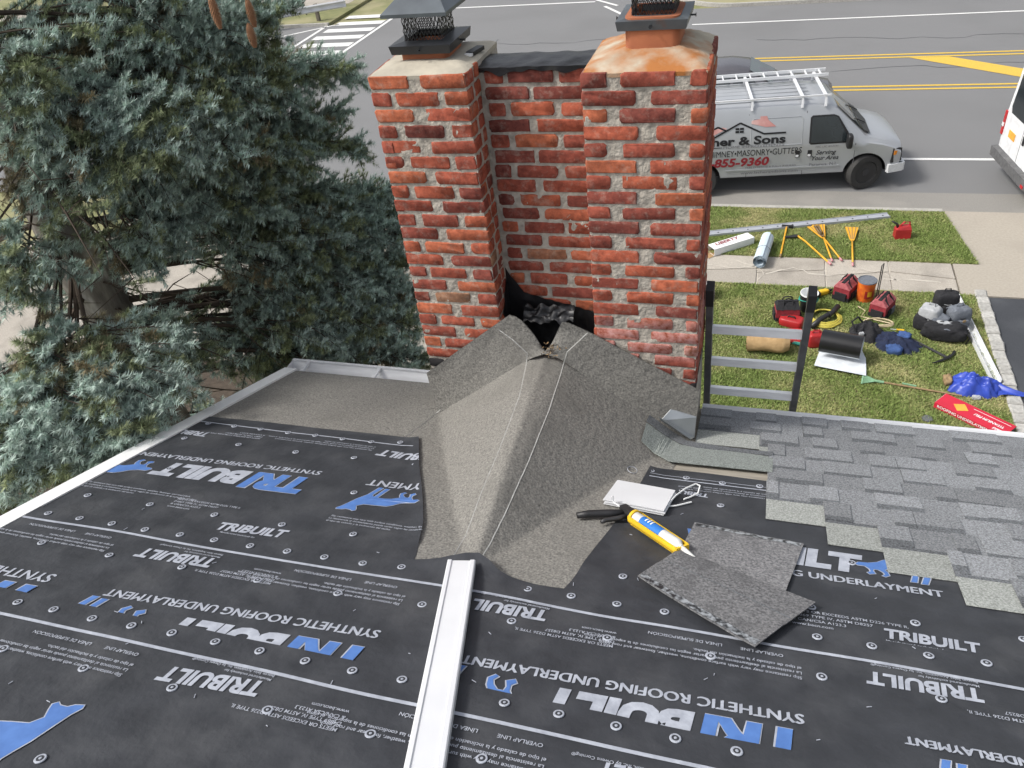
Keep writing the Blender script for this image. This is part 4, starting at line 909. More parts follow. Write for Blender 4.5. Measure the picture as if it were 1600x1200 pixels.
MB().tube([L0(q, H1 + .018 + .012 * math.sin(i * .7)) for i, q in enumerate(((1042, 798), (1055, 786), (1070, 776), (1086, 768), (1093, 769), (1090, 778), (1078, 782), (1068, 785)))], .0035, 6, 'whitepvc').tube([L0(q, H1 + .008) for q in ((1038, 797), (1055, 796), (1068, 793), (1080, 790))], .0035, 6, 'whitepvc').build('wire', t2)
# thin wire ring on the covering
d = ray(988, 735); tt_ = 2.5
while (CP + d * tt_)[2] > cricket_z(*(CP + d * tt_)[:2]) + .012: tt_ += .004
rc_ = Vector(CP + d * tt_)
tag(MB().tube([rc_ + Vector((.022 * math.cos(k * .4), .030 * math.sin(k * .4), -.030 * math.sin(k * .4) * TT - .022 * math.cos(k * .4) * .35 + .004)) for k in range(17)], .0012, 5, 'printw').build('wire_ring'), 'thin pale wire ring lying on the grey cricket covering', 'wire')
# two offcuts of shingle, back side up
def offcut(px, h, label):
    t = empty('shingle_offcut', RP(*roofpx(*px[0]), h), 0, label, 'shingle piece', 'upturned shingle offcuts on the underlayment')
    Q = [roofpx(*q) for q in px]; b = MB(); N_ = 14
    def f(u, v):
        A = np.array(Q[0]) * (1 - u) + np.array(Q[1]) * u; B_ = np.array(Q[3]) * (1 - u) + np.array(Q[2]) * u; q = A * (1 - v) + B_ * v
        return RP(q[0], q[1], h + .004 * math.sin(u * 3.1) * math.sin(v * 5) + .003 + .002 * noise.noise((u * 4, v * 4, h * 99)) + .012 * max(0, abs(u - .5) * 2 - .75) * (1 if v > .5 else 0)) - t.location
    b.grid(f, N_, N_, 'shback'); k = (N_ + 1) ** 2; nn = Vector((0, ST, CT)) * .004
    b.add([Vector(v) - nn for v in b.v[:k]], [tuple(reversed(q)) for q in b.f[:N_ * N_]], 'shback')
    W = N_ + 1; rim = list(range(W)) + [j * W + N_ for j in range(1, W)] + [N_ * W + i for i in range(N_ - 1, -1, -1)] + [j * W for j in range(N_ - 1, 0, -1)]
    T_ = [Vector(b.v[i]) for i in rim]; n = len(T_); b.add(T_ + [v - nn for v in T_], [(i, i + n, (i + 1) % n + n, (i + 1) % n) for i in range(n)], 'shback')
    auto(b.build('felt_back', t), 50)
    return t, f
t, f = offcut([(1085, 823), (1255, 857), (1218, 955), (1040, 910)], H1 + .009, 'upper grey upturned shingle offcut with its edge under the lower offcut')
MB().grid(lambda u, v: f(u * .96 + .02, .015 + .05 * v) + Vector((0, ST, CT)) * .0012, 24, 2, 'tarstrip').build('sealant_strip', t)
t, f = offcut([(1060, 872), (1272, 957), (1178, 1028), (996, 916)], H2 + .024, 'lower grey upturned shingle offcut with black sealant edge pointing at the camera')
MB().grid(lambda u, v: f(u * .98 + .01, .90 + .085 * v) + Vector((0, ST, CT)) * .0012, 30, 2, 'tarstrip').build('sealant_strip', t)
MB().grid(lambda u, v: f(u * .98 + .01, .40 + .018 * v) + Vector((0, ST, CT)) * .0010, 30, 1, 'shC').build('dark_crease', t)
# caulking gun
A = np.array(roofpx(990, 822)); B_ = np.array(roofpx(1064, 872)); ang = math.atan2(B_[1] - A[1], B_[0] - A[0]); Lg = float(np.linalg.norm(B_ - A))
t = empty('caulking_gun', (0, 0, 0), 0, 'yellow caulking gun with blue labelled tube and black handle', 'caulking gun')
place(t, Matrix.Translation(RP(A[0], A[1], H1 + .034)) @ TR @ Matrix.Rotation(ang, 4, 'Z'))
b = MB(); R_ = .031
b.lathe([(R_, 0), (R_, .012)], 18, 'yellowpl', Matrix.Rotation(math.pi / 2, 4, 'Y'))
for sgn in (-1, 1):
    b.grid(lambda u, v: (u * Lg, sgn * (R_ + .002) * math.cos(math.radians(-50 + 70 * v)), R_ * math.sin(math.radians(-50 + 70 * v))), 10, 6, 'yellowpl'); b.bar((0, sgn * R_, .006), (Lg, sgn * R_ * .95, .004), .005, .012, 'yellowpl')
b.grid(lambda u, v: (u * Lg, -.02 + .04 * v, -R_ * .92), 2, 2, 'yellowpl')
b.box((Lg - .004, -R_, -R_), (Lg + .006, R_, .008), 'yellowpl'); auto(b.build('frame', t), 40)
c = MB(); Ty = Matrix.Rotation(math.pi / 2, 4, 'Y'); r2 = .0245
c.lathe([(r2, .012), (r2, .055)], 18, 'clear', Ty); c.lathe([(r2 + .0006, .0552), (r2 + .0006, Lg * .62)], 18, 'bluelabel', Ty); c.lathe([(r2, Lg * .62 + .0005), (r2, Lg * .92), (.014, Lg * .97), (.012, Lg * 1.0)], 18, 'clear', Ty); tb = auto(c.build('sealant_tube', t), 40)
MB().tube([(Lg, 0, 0), (Lg + .03, 0, -.002), (Lg + .085, .004, -.010)], [.011, .009, .004], 10, 'clear').blob((Lg + .092, .005, -.011), (.009, .008, .008), 'whitepvc', e=1, amp=.3, nu=10, nv=6).build('nozzle', tb, smooth=True)
V_, F_, asp = text_geo('DAP', .02, 0)
MB().add([(Lg * .30 + (v - .5) * .020, (u - .5) * -.0 + 0, 0) for u, v in V_][:0] or [(Lg * .32 + v * .018 - .009, r2 * 1.04 * math.sin((.5 - u) * 1.1), r2 * 1.04 * math.cos((.5 - u) * 1.1) + .0006) for u, v in V_], F_, 'whitepvc') if False else None
for k in range(3): MB().grid(lambda u, v: (Lg * .28 + k * .016 + v * .006, (r2 + .0012) * math.sin((u - .5) * 1.0), (r2 + .0012) * math.cos((u - .5) * 1.0)), 8, 1, 'whitepvc').build('label_bar', tb)
b = MB(); b.box((-.075, -.016, -.022), (-.004, .016, .02), 'greypl'); auto(b.build('ratchet_body', t))
MB().tube([(-.02, 0, .004), (-.135, 0, .004), (-.142, 0, .012), (-.142, 0, .03)], .0042, 8, 'alu').build('plunger_rod', t)
MB().tube([(-.05, -.008, -.004), (-.085, -.06, -.008), (-.13, -.13, -.012), (-.145, -.175, -.014)], [.014, .017, .016, .013], 8, 'blackpl').build('handle', t, smooth=True)
MB().tube([(-.03, -.010, -.006), (-.035, -.05, -.010), (-.055, -.10, -.014), (-.050, -.122, -.014)], [.010, .011, .010, .008], 8, 'greypl').build('trigger', t, smooth=True)

# ------------------------------------------------------------------ ladder at the eave
Lx0, Lx1 = 1.425, 1.895
def lad_pt(x, z): return Vector((x, .55 - (z - 5.15) * math.tan(math.radians(14)) , z))
t = empty('extension_ladder', lad_pt((Lx0 + Lx1) / 2, LZ), 0, 'extension ladder standing against the eave beside the chimney', 'ladder')
ztop = 6.06
def lp(x, z, o=0): return lad_pt(x, z) - t.location + Vector((0, o, 0))
for x in (Lx0, Lx1):
    r_ = MB().bar(lp(x, LZ), lp(x, ztop), .034, .065, 'ladderrail', up=(0, 1, .2)).build('side_rail', t)
    MB().bar(lp(x, ztop - .10), lp(x, ztop + .008), .039, .070, 'blackpl', up=(0, 1, .2)).build('rail_cap', r_)
z = ztop - .295
while z > .2:
    b = MB(); b.bar(lp(Lx0 + .016, z), lp(Lx1 - .016, z), .040, .040, 'rung', up=(0, .3, 1)).build('rung', t); z -= .25

# ------------------------------------------------------------------ vehicles
def loft(st, m, close=True):
    """st: list of (x, zb, zbelt, zt, wb, wbelt, wt) -> mirrored body"""
    b = MB(); rings = []
    for (x, zb, zm, zt, wb, wm, wt) in st:
        half = [(0, zb), (wb * .85, zb), (wb, zb + .08), (wm, zm - .05), (wm * .995, zm + .05), (wt * 1.02, zt - .12), (wt * .97, zt - .045), (wt * .86, zt - .006), (wt * .4, zt + .012), (0, zt + .016)]
        rings.append([(x, -y, z) for y, z in half] + [(x, y, z) for y, z in reversed(half[1:-1])])
    n = len(rings[0]); vs = [v for r in rings for v in r]
    fs = [(i * n + j, i * n + (j + 1) % n, (i + 1) * n + (j + 1) % n, (i + 1) * n + j) for i in range(len(rings) - 1) for j in range(n)]
    fs += [tuple(reversed(range(n))), tuple((len(rings) - 1) * n + j for j in range(n))]
    # stations run front -> rear, so flip
    return b.add(vs, [f[::-1] for f in fs], m)
def wheel(parent, x, y, r_, wd, steer=0, side=-1, rim='wheel'):
    o = bpy.data.objects.new('wheel', None); COL.objects.link(o); o.parent = parent; o.location = (x, y, r_); o.rotation_euler = (0, 0, steer)
    Tm = Matrix.Rotation(math.pi / 2 if side < 0 else -math.pi / 2, 4, 'X')
    auto(MB().lathe([(r_ * .62, -wd / 2), (r_ * .93, -wd / 2), (r_, -wd * .34), (r_, wd * .34), (r_ * .93, wd / 2), (r_ * .66, wd / 2), (r_ * .64, wd * .36)], 28, 'rubber', Tm).build('tyre', o), 40)
    b = MB().lathe([(r_ * .64, wd * .30), (r_ * .62, wd * .38), (r_ * .52, wd * .22), (r_ * .22, wd * .30), (r_ * .20, wd * .40), (r_ * .05, wd * .42)], 24, rim, Tm)
    for k in range(8):
        a = k * math.pi / 4; b.lathe([(r_ * .055, wd * .255), (r_ * .05, wd * .28)], 8, 'blackpl', Tm @ Matrix.Translation((r_ * .40 * math.cos(a), r_ * .40 * math.sin(a), 0)))
    auto(b.build('rim', o), 40); return o
def arch(parent, x, yside, r_, m='blackpl'):
    b = MB(); n = 18; s_ = -1 if yside < 0 else 1; vs = [(x, yside, r_ * .55)]
    P = [(x + r_ * 1.14 * math.cos(math.pi * k / n), yside, r_ * .55 + max(0, r_ * .55 * 0) + (r_ * 1.10) * math.sin(math.pi * k / n) * 1.0) for k in range(n + 1)]
    b.add([(x, yside, r_ * .5)] + P, [(0, k + 1, k + 2) if s_ < 0 else (0, k + 2, k + 1) for k in range(n)], m)
    return b.build('wheel_arch', parent)
def cut_wells(body, xs, r_, w_):
    """real wheel wells: dark-lined cylinders taken out of the body shell"""
    for x in xs:
        for sg in (-1, 1):
            cb_ = MB().lathe([(r_ * 1.16, 0), (r_ * 1.16, .34)], 32, 'blackpl', Matrix.Translation((x, sg * (w_ + .03), r_ * 1.02)) @ Matrix.Rotation(math.pi / 2 * sg, 4, 'X'))
            c_ = bpy.data.objects.new('cut', cb_.mesh('cut')); COL.objects.link(c_); c_.matrix_world = body.parent.matrix_world
            md = body.modifiers.new('well', 'BOOLEAN'); md.operation = 'DIFFERENCE'; md.object = c_; md.solver = 'EXACT'; md.material_mode = 'TRANSFER'
            c_.parent = body.parent; c_.matrix_parent_inverse = Matrix.Identity(4); c_.matrix_basis = Matrix.Identity(4)
            bpy.context.view_layer.update()
            me = bpy.data.meshes.new_from_object(body.evaluated_get(bpy.context.evaluated_depsgraph_get())); body.modifiers.clear(); body.data = me; bpy.data.objects.remove(c_)
    auto(body, 32)
def side_text(parent, body, x0, x1, z, y, m, bold=0, shear=0, fwd=True, k=1.0, ytop=None, zr=(0, 1), name='lettering'):
    V, Fs, asp = text_geo(body, bold, shear); h = (x1 - x0) * asp * k
    f = lambda zz: y(zz) if callable(y) else y
    return MB().add([(x0 + (x1 - x0) * u, f(z + v * h), z + v * h) for u, v in V], Fs, m).build(name, parent)
# --- silver work van
van = empty('work_van', (3.56, 15.60, .004), math.radians(9), 'silver cargo van with roof ladder rack and chimney company lettering', 'van')
SV = [(.76, .44, .66, .84, .70, .80, .68), (.71, .38, .74, .97, .90, .95, .84), (.55, .36, .86, 1.06, .96, .985, .90), (.30, .36, .95, 1.13, .975, 1.0, .92), (.06, .36, 1.0, 1.19, .985, 1.0, .92), (-.08, .36, 1.02, 1.24, .985, 1.0, .92), (-.26, .36, 1.04, 1.43, .985, 1.0, .88), (-.70, .36, 1.07, 1.83, .985, 1.0, .82), (-.88, .36, 1.08, 1.905, .985, 1.0, .82), (-1.4, .36, 1.08, 1.945, .985, 1.0, .82), (-3.0, .36, 1.08, 1.955, .985, 1.0, .82), (-4.5, .36, 1.08, 1.94, .985, 1.0, .82), (-4.62, .40, 1.08, 1.88, .96, .97, .79), (-4.68, .46, 1.08, 1.76, .92, .93, .76)]
cut_wells(auto(loft(SV, 'vansilver').build('body', van), 32), (0, -3.5), .385, 1.0)
def vy(z, off=.006):
    # near side surface (y negative) of the cargo body
    z0, z1 = 1.13, 1.83
    w_ = .995 if z < z0 else .995 + (.836 - .995) * min(1, (z - z0) / (z1 - z0)); return -(w_ + off)
def side_panel(parent, name, poly, m, off, yf=vy):
    return MB().add([(x, yf(z, off), z) for x, z in poly], [tuple(range(len(poly)))], m).build(name, parent)
gw = side_panel(van, 'window', [(-.36, 1.10), (-.33, 1.15), (-.66, 1.65), (-.76, 1.69), (-1.19, 1.69), (-1.23, 1.65), (-1.23, 1.14), (-1.19, 1.10)][::-1], 'blackpl', .004)
side_panel(gw, 'pane', [(-.40, 1.135), (-.68, 1.63), (-.77, 1.655), (-1.17, 1.655), (-1.195, 1.63), (-1.195, 1.16), (-1.17, 1.135)][::-1], 'glass', .009)
# windscreen between bonnet and roof
MB().add([(-.10, -.80, 1.285), (-.10, .80, 1.285), (-.20, .84, 1.385), (-.68, .755, 1.825), (-.68, -.755, 1.825), (-.20, -.84, 1.385)], [(0, 1, 2, 3, 4, 5)], 'wglass').build('windscreen', van)
MB().add([(.04, -.84, 1.215), (.10, 0, 1.225), (.04, .84, 1.215), (-.12, .84, 1.315), (-.10, 0, 1.33), (-.12, -.84, 1.315)], [(0, 1, 2, 3, 4, 5)], 'blackpl').build('cowl', van)
for sgn in (-1,): MB().tube([(.02, .45, 1.275), (-.18, .35, 1.40), (-.32, .10, 1.52)], .012, 6, 'blackpl').tube([(.02, -.35, 1.275), (-.18, -.45, 1.40), (-.30, -.7, 1.50)], .012, 6, 'blackpl').build('wiper', van, kind='stuff')
# seams, door handles, side trim
for (xa) in (-1.31, -2.50): side_panel(van, 'door_seam', [(xa - .007, .42), (xa + .007, .42), (xa + .007, 1.79), (xa - .007, 1.79)], 'inkgrey', .003)
side_panel(van, 'door_seam', [(-.27, .58), (-.256, .58), (-.256, 1.08), (-.27, 1.08)], 'inkgrey', .003)
MB().bar((-.55, vy(.60), .60), (-2.95, vy(.60), .60), .014, .03, 'vansilver').build('side_moulding', van)
for xa in (-1.19, -1.44): h_ = MB().box((xa - .045, vy(.9) - .006, .83), (xa + .045, vy(.9) + .01, .98), 'blackpl').build('door_handle', van); MB().box((xa - .04, vy(.9) - .018, .845), (xa + .02, vy(.9) - .007, .89), 'white').build('pull', h_)
fr = [(-1.38, 1.13), (-2.40, 1.13), (-2.45, 1.18), (-2.45, 1.64), (-2.40, 1.69), (-1.43, 1.69), (-1.38, 1.64)]
b = MB(); b.tube([Vector((x, vy(z, .0), z)) for x, z in fr + fr[:2]], .008, 6, 'vansilver'); b.build('panel_rib', van)
# mirror
b = MB(); b.blob((-.44, -1.17, 1.20), (.06, .10, .155), 'blackpl', e=.5, amp=0); b.bar((-.42, -.98, 1.12), (-.43, -1.12, 1.16), .05, .05, 'blackpl'); auto(b.build('wing_mirror', van))
# front: grille, lamp, bumper
b = MB(); b.bar((.78, -.90, .46), (.78, .90, .46), .12, .18, 'alu', up=(0, 0, 1)); b.bar((.79, -.88, .46), (.47, -.985, .46), .10, .18, 'alu'); auto(b.build('front_bumper', van))
hl = MB().hexa([(.52, -1.0, .58), (.77, -.86, .58), (.73, -.76, .58), (.48, -.90, .58), (.53, -.995, .90), (.735, -.88, .87), (.70, -.78, .87), (.48, -.9, .90)], 'blackpl').build('headlight', van); MB().hexa([(.56, -1.002, .76), (.66, -.945, .76), (.65, -.90, .76), (.55, -.96, .76), (.56, -1.0, .85), (.66, -.945, .84), (.65, -.90, .84), (.55, -.96, .85)], 'amber').build('indicator', hl)
MB().box((.735, -.62, .58), (.78, .62, .82), 'blackpl').build('grille', van)
wheel(van, 0.02, -.87, .385, .25, math.radians(17), -1); wheel(van, -3.5, -.91, .375, .25, 0, -1); wheel(van, 0.02, .84, .385, .25, math.radians(17), 1); wheel(van, -3.5, .88, .375, .25, 0, 1)
# roof rack
rk = [(-.95, .0), (-1.42, 0), (-2.45, 0), (-3.5, 0)]
for x, _ in rk: MB().bar((x, -.78, 2.06), (x, .78, 2.06), .055, .04, 'white').bar((x, -.78, 2.06), (x, -.84, 1.86), .05, .04, 'white', up=(1, 0, 0)).bar((x, .78, 2.06), (x, .84, 1.86), .05, .04, 'white', up=(1, 0, 0)).build('rack_crossbar', van)
for y in (-.80, .80): MB().bar((-.85, y, 2.085), (-4.3, y, 2.085), .03, .03, 'white').build('rack_rail', van)
for k in range(6): MB().bar((-1.2, -.58 + k * .23, 1.972), (-4.4, -.58 + k * .23, 1.966), .035, .012, 'vansilver').build('roof_rib', van)
ld = empty('extension_ladder', van.matrix_world @ Vector((0, 0, 0)), 0, 'aluminium ladder carried along the far side of the silver van roof rack', 'ladder')
ld.location = van.location; ld.rotation_euler = van.rotation_euler
for y in (.42, .78): MB().bar((-.70, y, 2.115), (-4.4, y, 2.115), .03, .06, 'alu').build('side_rail', ld)
for k in range(12): MB().bar((-.85 - .3 * k, .42, 2.115), (-.85 - .3 * k, .78, 2.115), .028, .028, 'alu').build('rung', ld)
# lettering on the van side
T_ = lambda body, x0, x1, z, m, **k: side_text(van, body, x0, x1, z, lambda zz: vy(zz, .010), m, **k)
T_('Lacher & Sons', -3.74, -1.72, 1.185, 'inkblack', bold=.035, k=.66); side_panel(van, 'underline', [(-4.05, 1.135), (-3.05, 1.135), (-3.05, 1.15), (-4.05, 1.15)], 'inkblack', .010)
T_('HOME IMPROVEMENTS', -3.02, -1.74, 1.115, 'inkgrey', bold=.0, k=.62)
T_('CHIMNEY•MASONRY•GUTTERS', -3.42, -1.36, .925, 'inkblack', bold=0, k=1.35)
T_('973-855-9360', -3.74, -2.03, .70, 'inkred', bold=.035, shear=.15, k=.85)
T_('FREE ESTIMATE & FULLY INSURED', -2.52, -1.45, .635, 'inkgrey', k=.8); T_('www.lacherandsons.com', -2.62, -1.40, .505, 'inkgrey', k=.7)
T_('Serving', -1.06, -.64, .87, 'inkblack', bold=.01, shear=.3); T_('Your Area', -1.13, -.58, .745, 'inkblack', bold=.01, shear=.3); T_('Paramus, N.J.', -1.17, -.60, .615, 'inkgrey', k=.9); T_("HIC LIC #13VH", -1.08, -.62, 1.025, 'inkgrey', k=.9)
def vp(pts, wd=.035):
    b = MB()
    for a, c in zip(pts[:-1], pts[1:]):
        d = Vector((c[0] - a[0], c[1] - a[1])).normalized(); n_ = Vector((-d.y, d.x)) * wd / 2
        b.add([(p_[0] + s * n_.x, vy(p_[1] + s * n_.y, .011), p_[1] + s * n_.y) for p_, s in ((a, -1), (c, -1), (c, 1), (a, 1))], [(0, 1, 2, 3)], 'inkblack')
    return b.build('roofline_graphic', van)
vp([(-3.60, 1.36), (-3.15, 1.57), (-2.98, 1.49)]); vp([(-3.22, 1.36), (-2.68, 1.63), (-2.18, 1.385), (-1.72, 1.385)])
for i in (0, 1):
    for j in (0, 1): side_panel(van, 'window_graphic', [(-2.78 + i * .095, 1.43 + j * .06), (-2.70 + i * .095, 1.43 + j * .06), (-2.70 + i * .095, 1.475 + j * .06), (-2.78 + i * .095, 1.475 + j * .06)], 'inkblack', .012)
side_panel(van, 'roof_graphic', [(-2.15, 1.52), (-1.93, 1.52), (-2.10, 1.66), (-2.13, 1.74), (-2.27, 1.74), (-2.27, 1.69), (-2.45, 1.66), (-2.45, 1.60)], 'redroof', .009)
side_panel(van, 'roof_graphic', [(-3.25, 1.40), (-2.95, 1.53), (-3.05, 1.56), (-3.25, 1.52)], 'redroof', .009)
# --- grey saloon passing behind it
car = empty('saloon_car', (.75, 19.2, .004), math.radians(1), 'dark grey saloon car on the road behind the silver van', 'car')
SC = [(2.42, .42, .55, .62, .60, .66, .55), (2.30, .30, .60, .76, .80, .84, .70), (1.6, .26, .68, .90, .88, .90, .76), (1.05, .26, .74, .98, .89, .91, .78), (.95, .26, .76, 1.02, .89, .91, .76), (.25, .26, .80, 1.40, .89, .91, .60), (-.2, .26, .82, 1.46, .89, .91, .60), (-1.0, .26, .84, 1.42, .89, .91, .60), (-1.75, .26, .86, 1.08, .89, .90, .70), (-2.3, .30, .80, 1.02, .84, .86, .70), (-2.42, .42, .7, .92, .7, .75, .62)]
cut_wells(auto(loft(SC, 'cargrey').build('body', car), 30), (1.45, -1.45), .32, .90)
cy_ = lambda z, off=.008: -(.91 + (.61 - .91) * max(0, min(1, (z - .87) / .46)) + off)
for poly in ([(.72, .93), (.25, 1.30), (-.10, 1.33), (-.10, .93)], [(-.18, .93), (-.18, 1.33), (-.80, 1.31), (-1.05, 1.12), (-1.05, .93)]): side_panel(car, 'window', poly, 'glass', .008, cy_)
MB().add([(.93, -.70, 1.035), (.93, .70, 1.035), (.29, .56, 1.40), (.29, -.56, 1.40)], [(0, 1, 2, 3)], 'wglass').build('windscreen', car)
MB().add([(-1.07, -.52, 1.40), (-1.07, .52, 1.40), (-1.7, .62, 1.11), (-1.7, -.62, 1.11)], [(0, 1, 2, 3)], 'wglass').build('rear_window', car)
side_panel(car, 'door_seam', [(-.15, .35), (-.135, .35), (-.135, .92), (-.15, .92)], 'inkblack', .006, cy_)
MB().blob((.62, -.98, .98), (.06, .09, .07), 'cargrey', e=.6, amp=0).build('wing_mirror', car, smooth=True)
for x in (1.45, -1.45):
    wheel(car, x, -.82, .32, .21, 0, -1, 'alu'); wheel(car, x, .80, .32, .21, 0, 1, 'alu')
# --- white van at the right edge
van2 = empty('panel_van', (6.60, 14.72, .004), math.radians(9), 'white panel van with black rear windows at the right edge', 'van')
SW = [(5.9, .5, .8, .95, .75, .8, .7), (5.7, .4, .95, 1.2, .95, .97, .85), (5.0, .38, 1.1, 1.45, .98, 1.0, .85), (4.2, .38, 1.2, 2.35, .98, 1.0, .80), (3.8, .38, 1.2, 2.52, .98, 1.0, .80), (.3, .38, 1.2, 2.54, .98, 1.0, .80), (.06, .42, 1.2, 2.46, .97, .985, .79), (0, .5, 1.2, 2.40, .95, .97, .78)]
cut_wells(auto(loft(SW, 'vanwhite').build('body', van2), 32), (1.05, 4.9), .36, 1.0)
for sgn in (-1, 1):
    MB().add([(-.006, sgn * .06, 1.38), (-.006, sgn * .74, 1.38), (-.008, sgn * .80, 1.5), (-.006, sgn * .70, 2.18), (-.006, sgn * .62, 2.25), (-.006, sgn * .06, 2.25)], [(0, 1, 2, 3, 4, 5) if sgn < 0 else (5, 4, 3, 2, 1, 0)], 'glass').build('rear_window', van2)
    tl = MB().box((-.02, sgn * .98 - .06, .85), (.06, sgn * .98 + .03, 1.35), 'redlens').build('tail_light', van2); MB().box((-.026, sgn * .98 - .055, 1.02), (.0, sgn * .98 + .032, 1.10), 'vanwhite').build('reversing_lens', tl)
MB().box((-.004, -.006, .55), (.01, .006, 2.38), 'inkgrey').build('door_seam', van2); MB().box((-.012, .30, .92), (-.002, .62, 1.07), 'gold').build('number_plate', van2)
MB().box((-.03, -.16, 1.02), (-.004, -.10, 1.2), 'blackpl').build('door_handle', van2)
MB().bar((-.06, -.98, .50), (-.06, .98, .50), .14, .2, 'ladderrail').build('rear_bumper', van2)
MB().box((-.14, -.9, .42), (-.13, -.78, .48), 'redlens').build('reflector', van2)
side_panel(van2, 'window', [(.6, 1.35), (2.2, 1.35), (2.2, 2.1), (.6, 2.1)], 'glass', .01, lambda z, off: -(1.0 + (.80 - 1.0) * max(0, (z - 1.25) / 1.15) + off))
MB().bar((.25, -.62, 2.63), (.25, .62, 2.63), .05, .04, 'blackpl').bar((.25, -.60, 2.63), (.25, -.66, 2.50), .05, .04, 'blackpl').bar((.25, .60, 2.63), (.25, .66, 2.50), .05, .04, 'blackpl').bar((.25, .60, 2.63), (3.6, .60, 2.63), .04, .04, 'blackpl').bar((.25, -.60, 2.63), (3.6, -.60, 2.63), .04, .04, 'blackpl').build('roof_rack', van2)
for x in (1.05, 4.9):
    wheel(van2, x, -.90, .36, .24, 0, -1); wheel(van2, x, .88, .36, .24, 0, 1)
# guard rail across the road
t = empty('guard_rail', (-21.5, 33.2, .1), 0, 'galvanised guard rail on the far grass corner', 'guard rail')
A = Vector(onz(425, 25, .65)); B_ = Vector(onz(540, 5, .65)); A.z = B_.z = .65; d = (B_ - A).normalized(); A = A - d * 6; n_ = Vector((-d.y, d.x, 0))
b = MB(); prof = [(.0, -.16), (.05, -.11), (.0, -.02), (.0, .02), (.05, .11), (0, .16), (-.015, .16), (.035, .11), (-.015, .02), (-.015, -.02), (.035, -.11), (-.015, -.16)]; n = len(prof)
b.add([P + n_ * -q[0] + Z_ * q[1] - t.location for P in (A, B_) for q in prof], [(i, (i + 1) % n, (i + 1) % n + n, i + n) for i in range(n)] + [tuple(range(n)), tuple(reversed(range(n, 2 * n)))], 'guard').build('rail', t)
L_ = (B_ - A).length; k = .4
while k < L_: P = A + d * k + n_ * .10; MB().box((P.x - .07 - t.location.x, P.y - .07 - t.location.y, -.12), (P.x + .07 - t.location.x, P.y + .07 - t.location.y, .72), 'post').build('post', t); k += 1.9
P = onz(455, 28, .1); t = empty('utility_pole', (P[0], P[1] + 1.2, .1), 0, 'weathered timber pole behind the guard rail', 'pole'); MB().tube([(0, 0, -.1), (0, 0, 4), (0, 0, 7)], [.15, .14, .13], 12, 'post').build('shaft', t, smooth=True)
MB().bar((-.8, 0, 6.7), (.8, 0, 6.7), .1, .12, 'post').build('crossarm', t)
P = onz(473, 27, .1); t = empty('sign_post', (P[0], P[1] + .4, .1), 0, 'thin dark metal post beside the timber pole', 'post'); MB().tube([(0, 0, -.1), (0, 0, 2.6)], .03, 8, 'blackpl').build('shaft', t); MB().box((-.25, -.035, 2.1), (.25, -.03, 2.6), 'alu').build('sign_plate', t)

# ------------------------------------------------------------------ things on the lawns
def frame(o, p0, p1):
    """yaw from one ground pixel to another"""
    a, c = G(*p0), G(*p1); return math.atan2(c.y - a.y, c.x - a.x)
GZ = LZ + .012
# long aluminium beam with holes
A = G(1095, 369); B_ = G(1388, 339); ang = math.atan2(B_.y - A.y, B_.x - A.x); t = empty('aluminium_beam', (A.x, A.y, GZ), ang, 'long silver aluminium beam with a row of dark holes lying on the verge', 'beam')
Lb_ = (B_ - A).length
b = MB(); b.box((-.6, -.075, 0), (Lb_, .075, .035), 'beamalu').box((-.6, -.088, .0), (Lb_, -.0752, .05), 'beamalu').box((-.6, .0752, 0), (Lb_, .088, .05), 'beamalu'); b.build('channel', t)
for k in range(14): MB().lathe([(.018, .03), (.018, .0385)], 10, 'inkblack', Matrix.Translation((Lb_ - .12 - k * .305, 0, 0))).build('hole', t)
# white carton with open end
A = G(1112, 401); B_ = G(1176, 381); ang = math.atan2(B_.y - A.y, B_.x - A.x) ; t = empty('long_carton', (A.x + .05, A.y, GZ), ang, 'long white carton with red lettering and an open brown end', 'carton')
L_, W_, H_ = .93, .24, .15; th = .006
b = MB(); b.box((0, 0, 0), (L_, th, H_)).box((0, W_ - th, 0), (L_, W_, H_)).box((0, th, H_ - th), (L_, W_ - th, H_)).box((0, th, 0), (L_, W_ - th, th)).box((L_ - th, th, th), (L_, W_ - th, H_ - th)); b2 = MB(); b2.v, b2.f = b.v, b.f; b2.mats = [M['whitecard']]; b2.m = b.m; b2.build('sleeve', t)
MB().add([(.004, th, th + .002), (.7, th, th + .002), (.7, W_ - th, th + .002), (.004, W_ - th, th + .002)], [(0, 1, 2, 3)], 'card').add([(-.14, -.02, -.0), (0, 0.01, .002), (0, W_ - .01, .002), (-.13, W_ + .02, .012)], [(0, 1, 2, 3)], 'card').build('open_flap', t)
V_, F_, asp = text_geo('LIBERTY', .03, .2); MB().add([(.12 + u * .55, .12 + v * .55 * asp * .9, H_ + .004) for u, v in V_], F_, 'inkred').build('lettering', t)
V_, F_, asp = text_geo('SELF-ADHERED ROOFING SYSTEM', .0, 0); MB().add([(.22 + u * .55, .06 + v * .55 * asp, H_ + .004) for u, v in V_], F_, 'inkgrey').build('lettering', t)
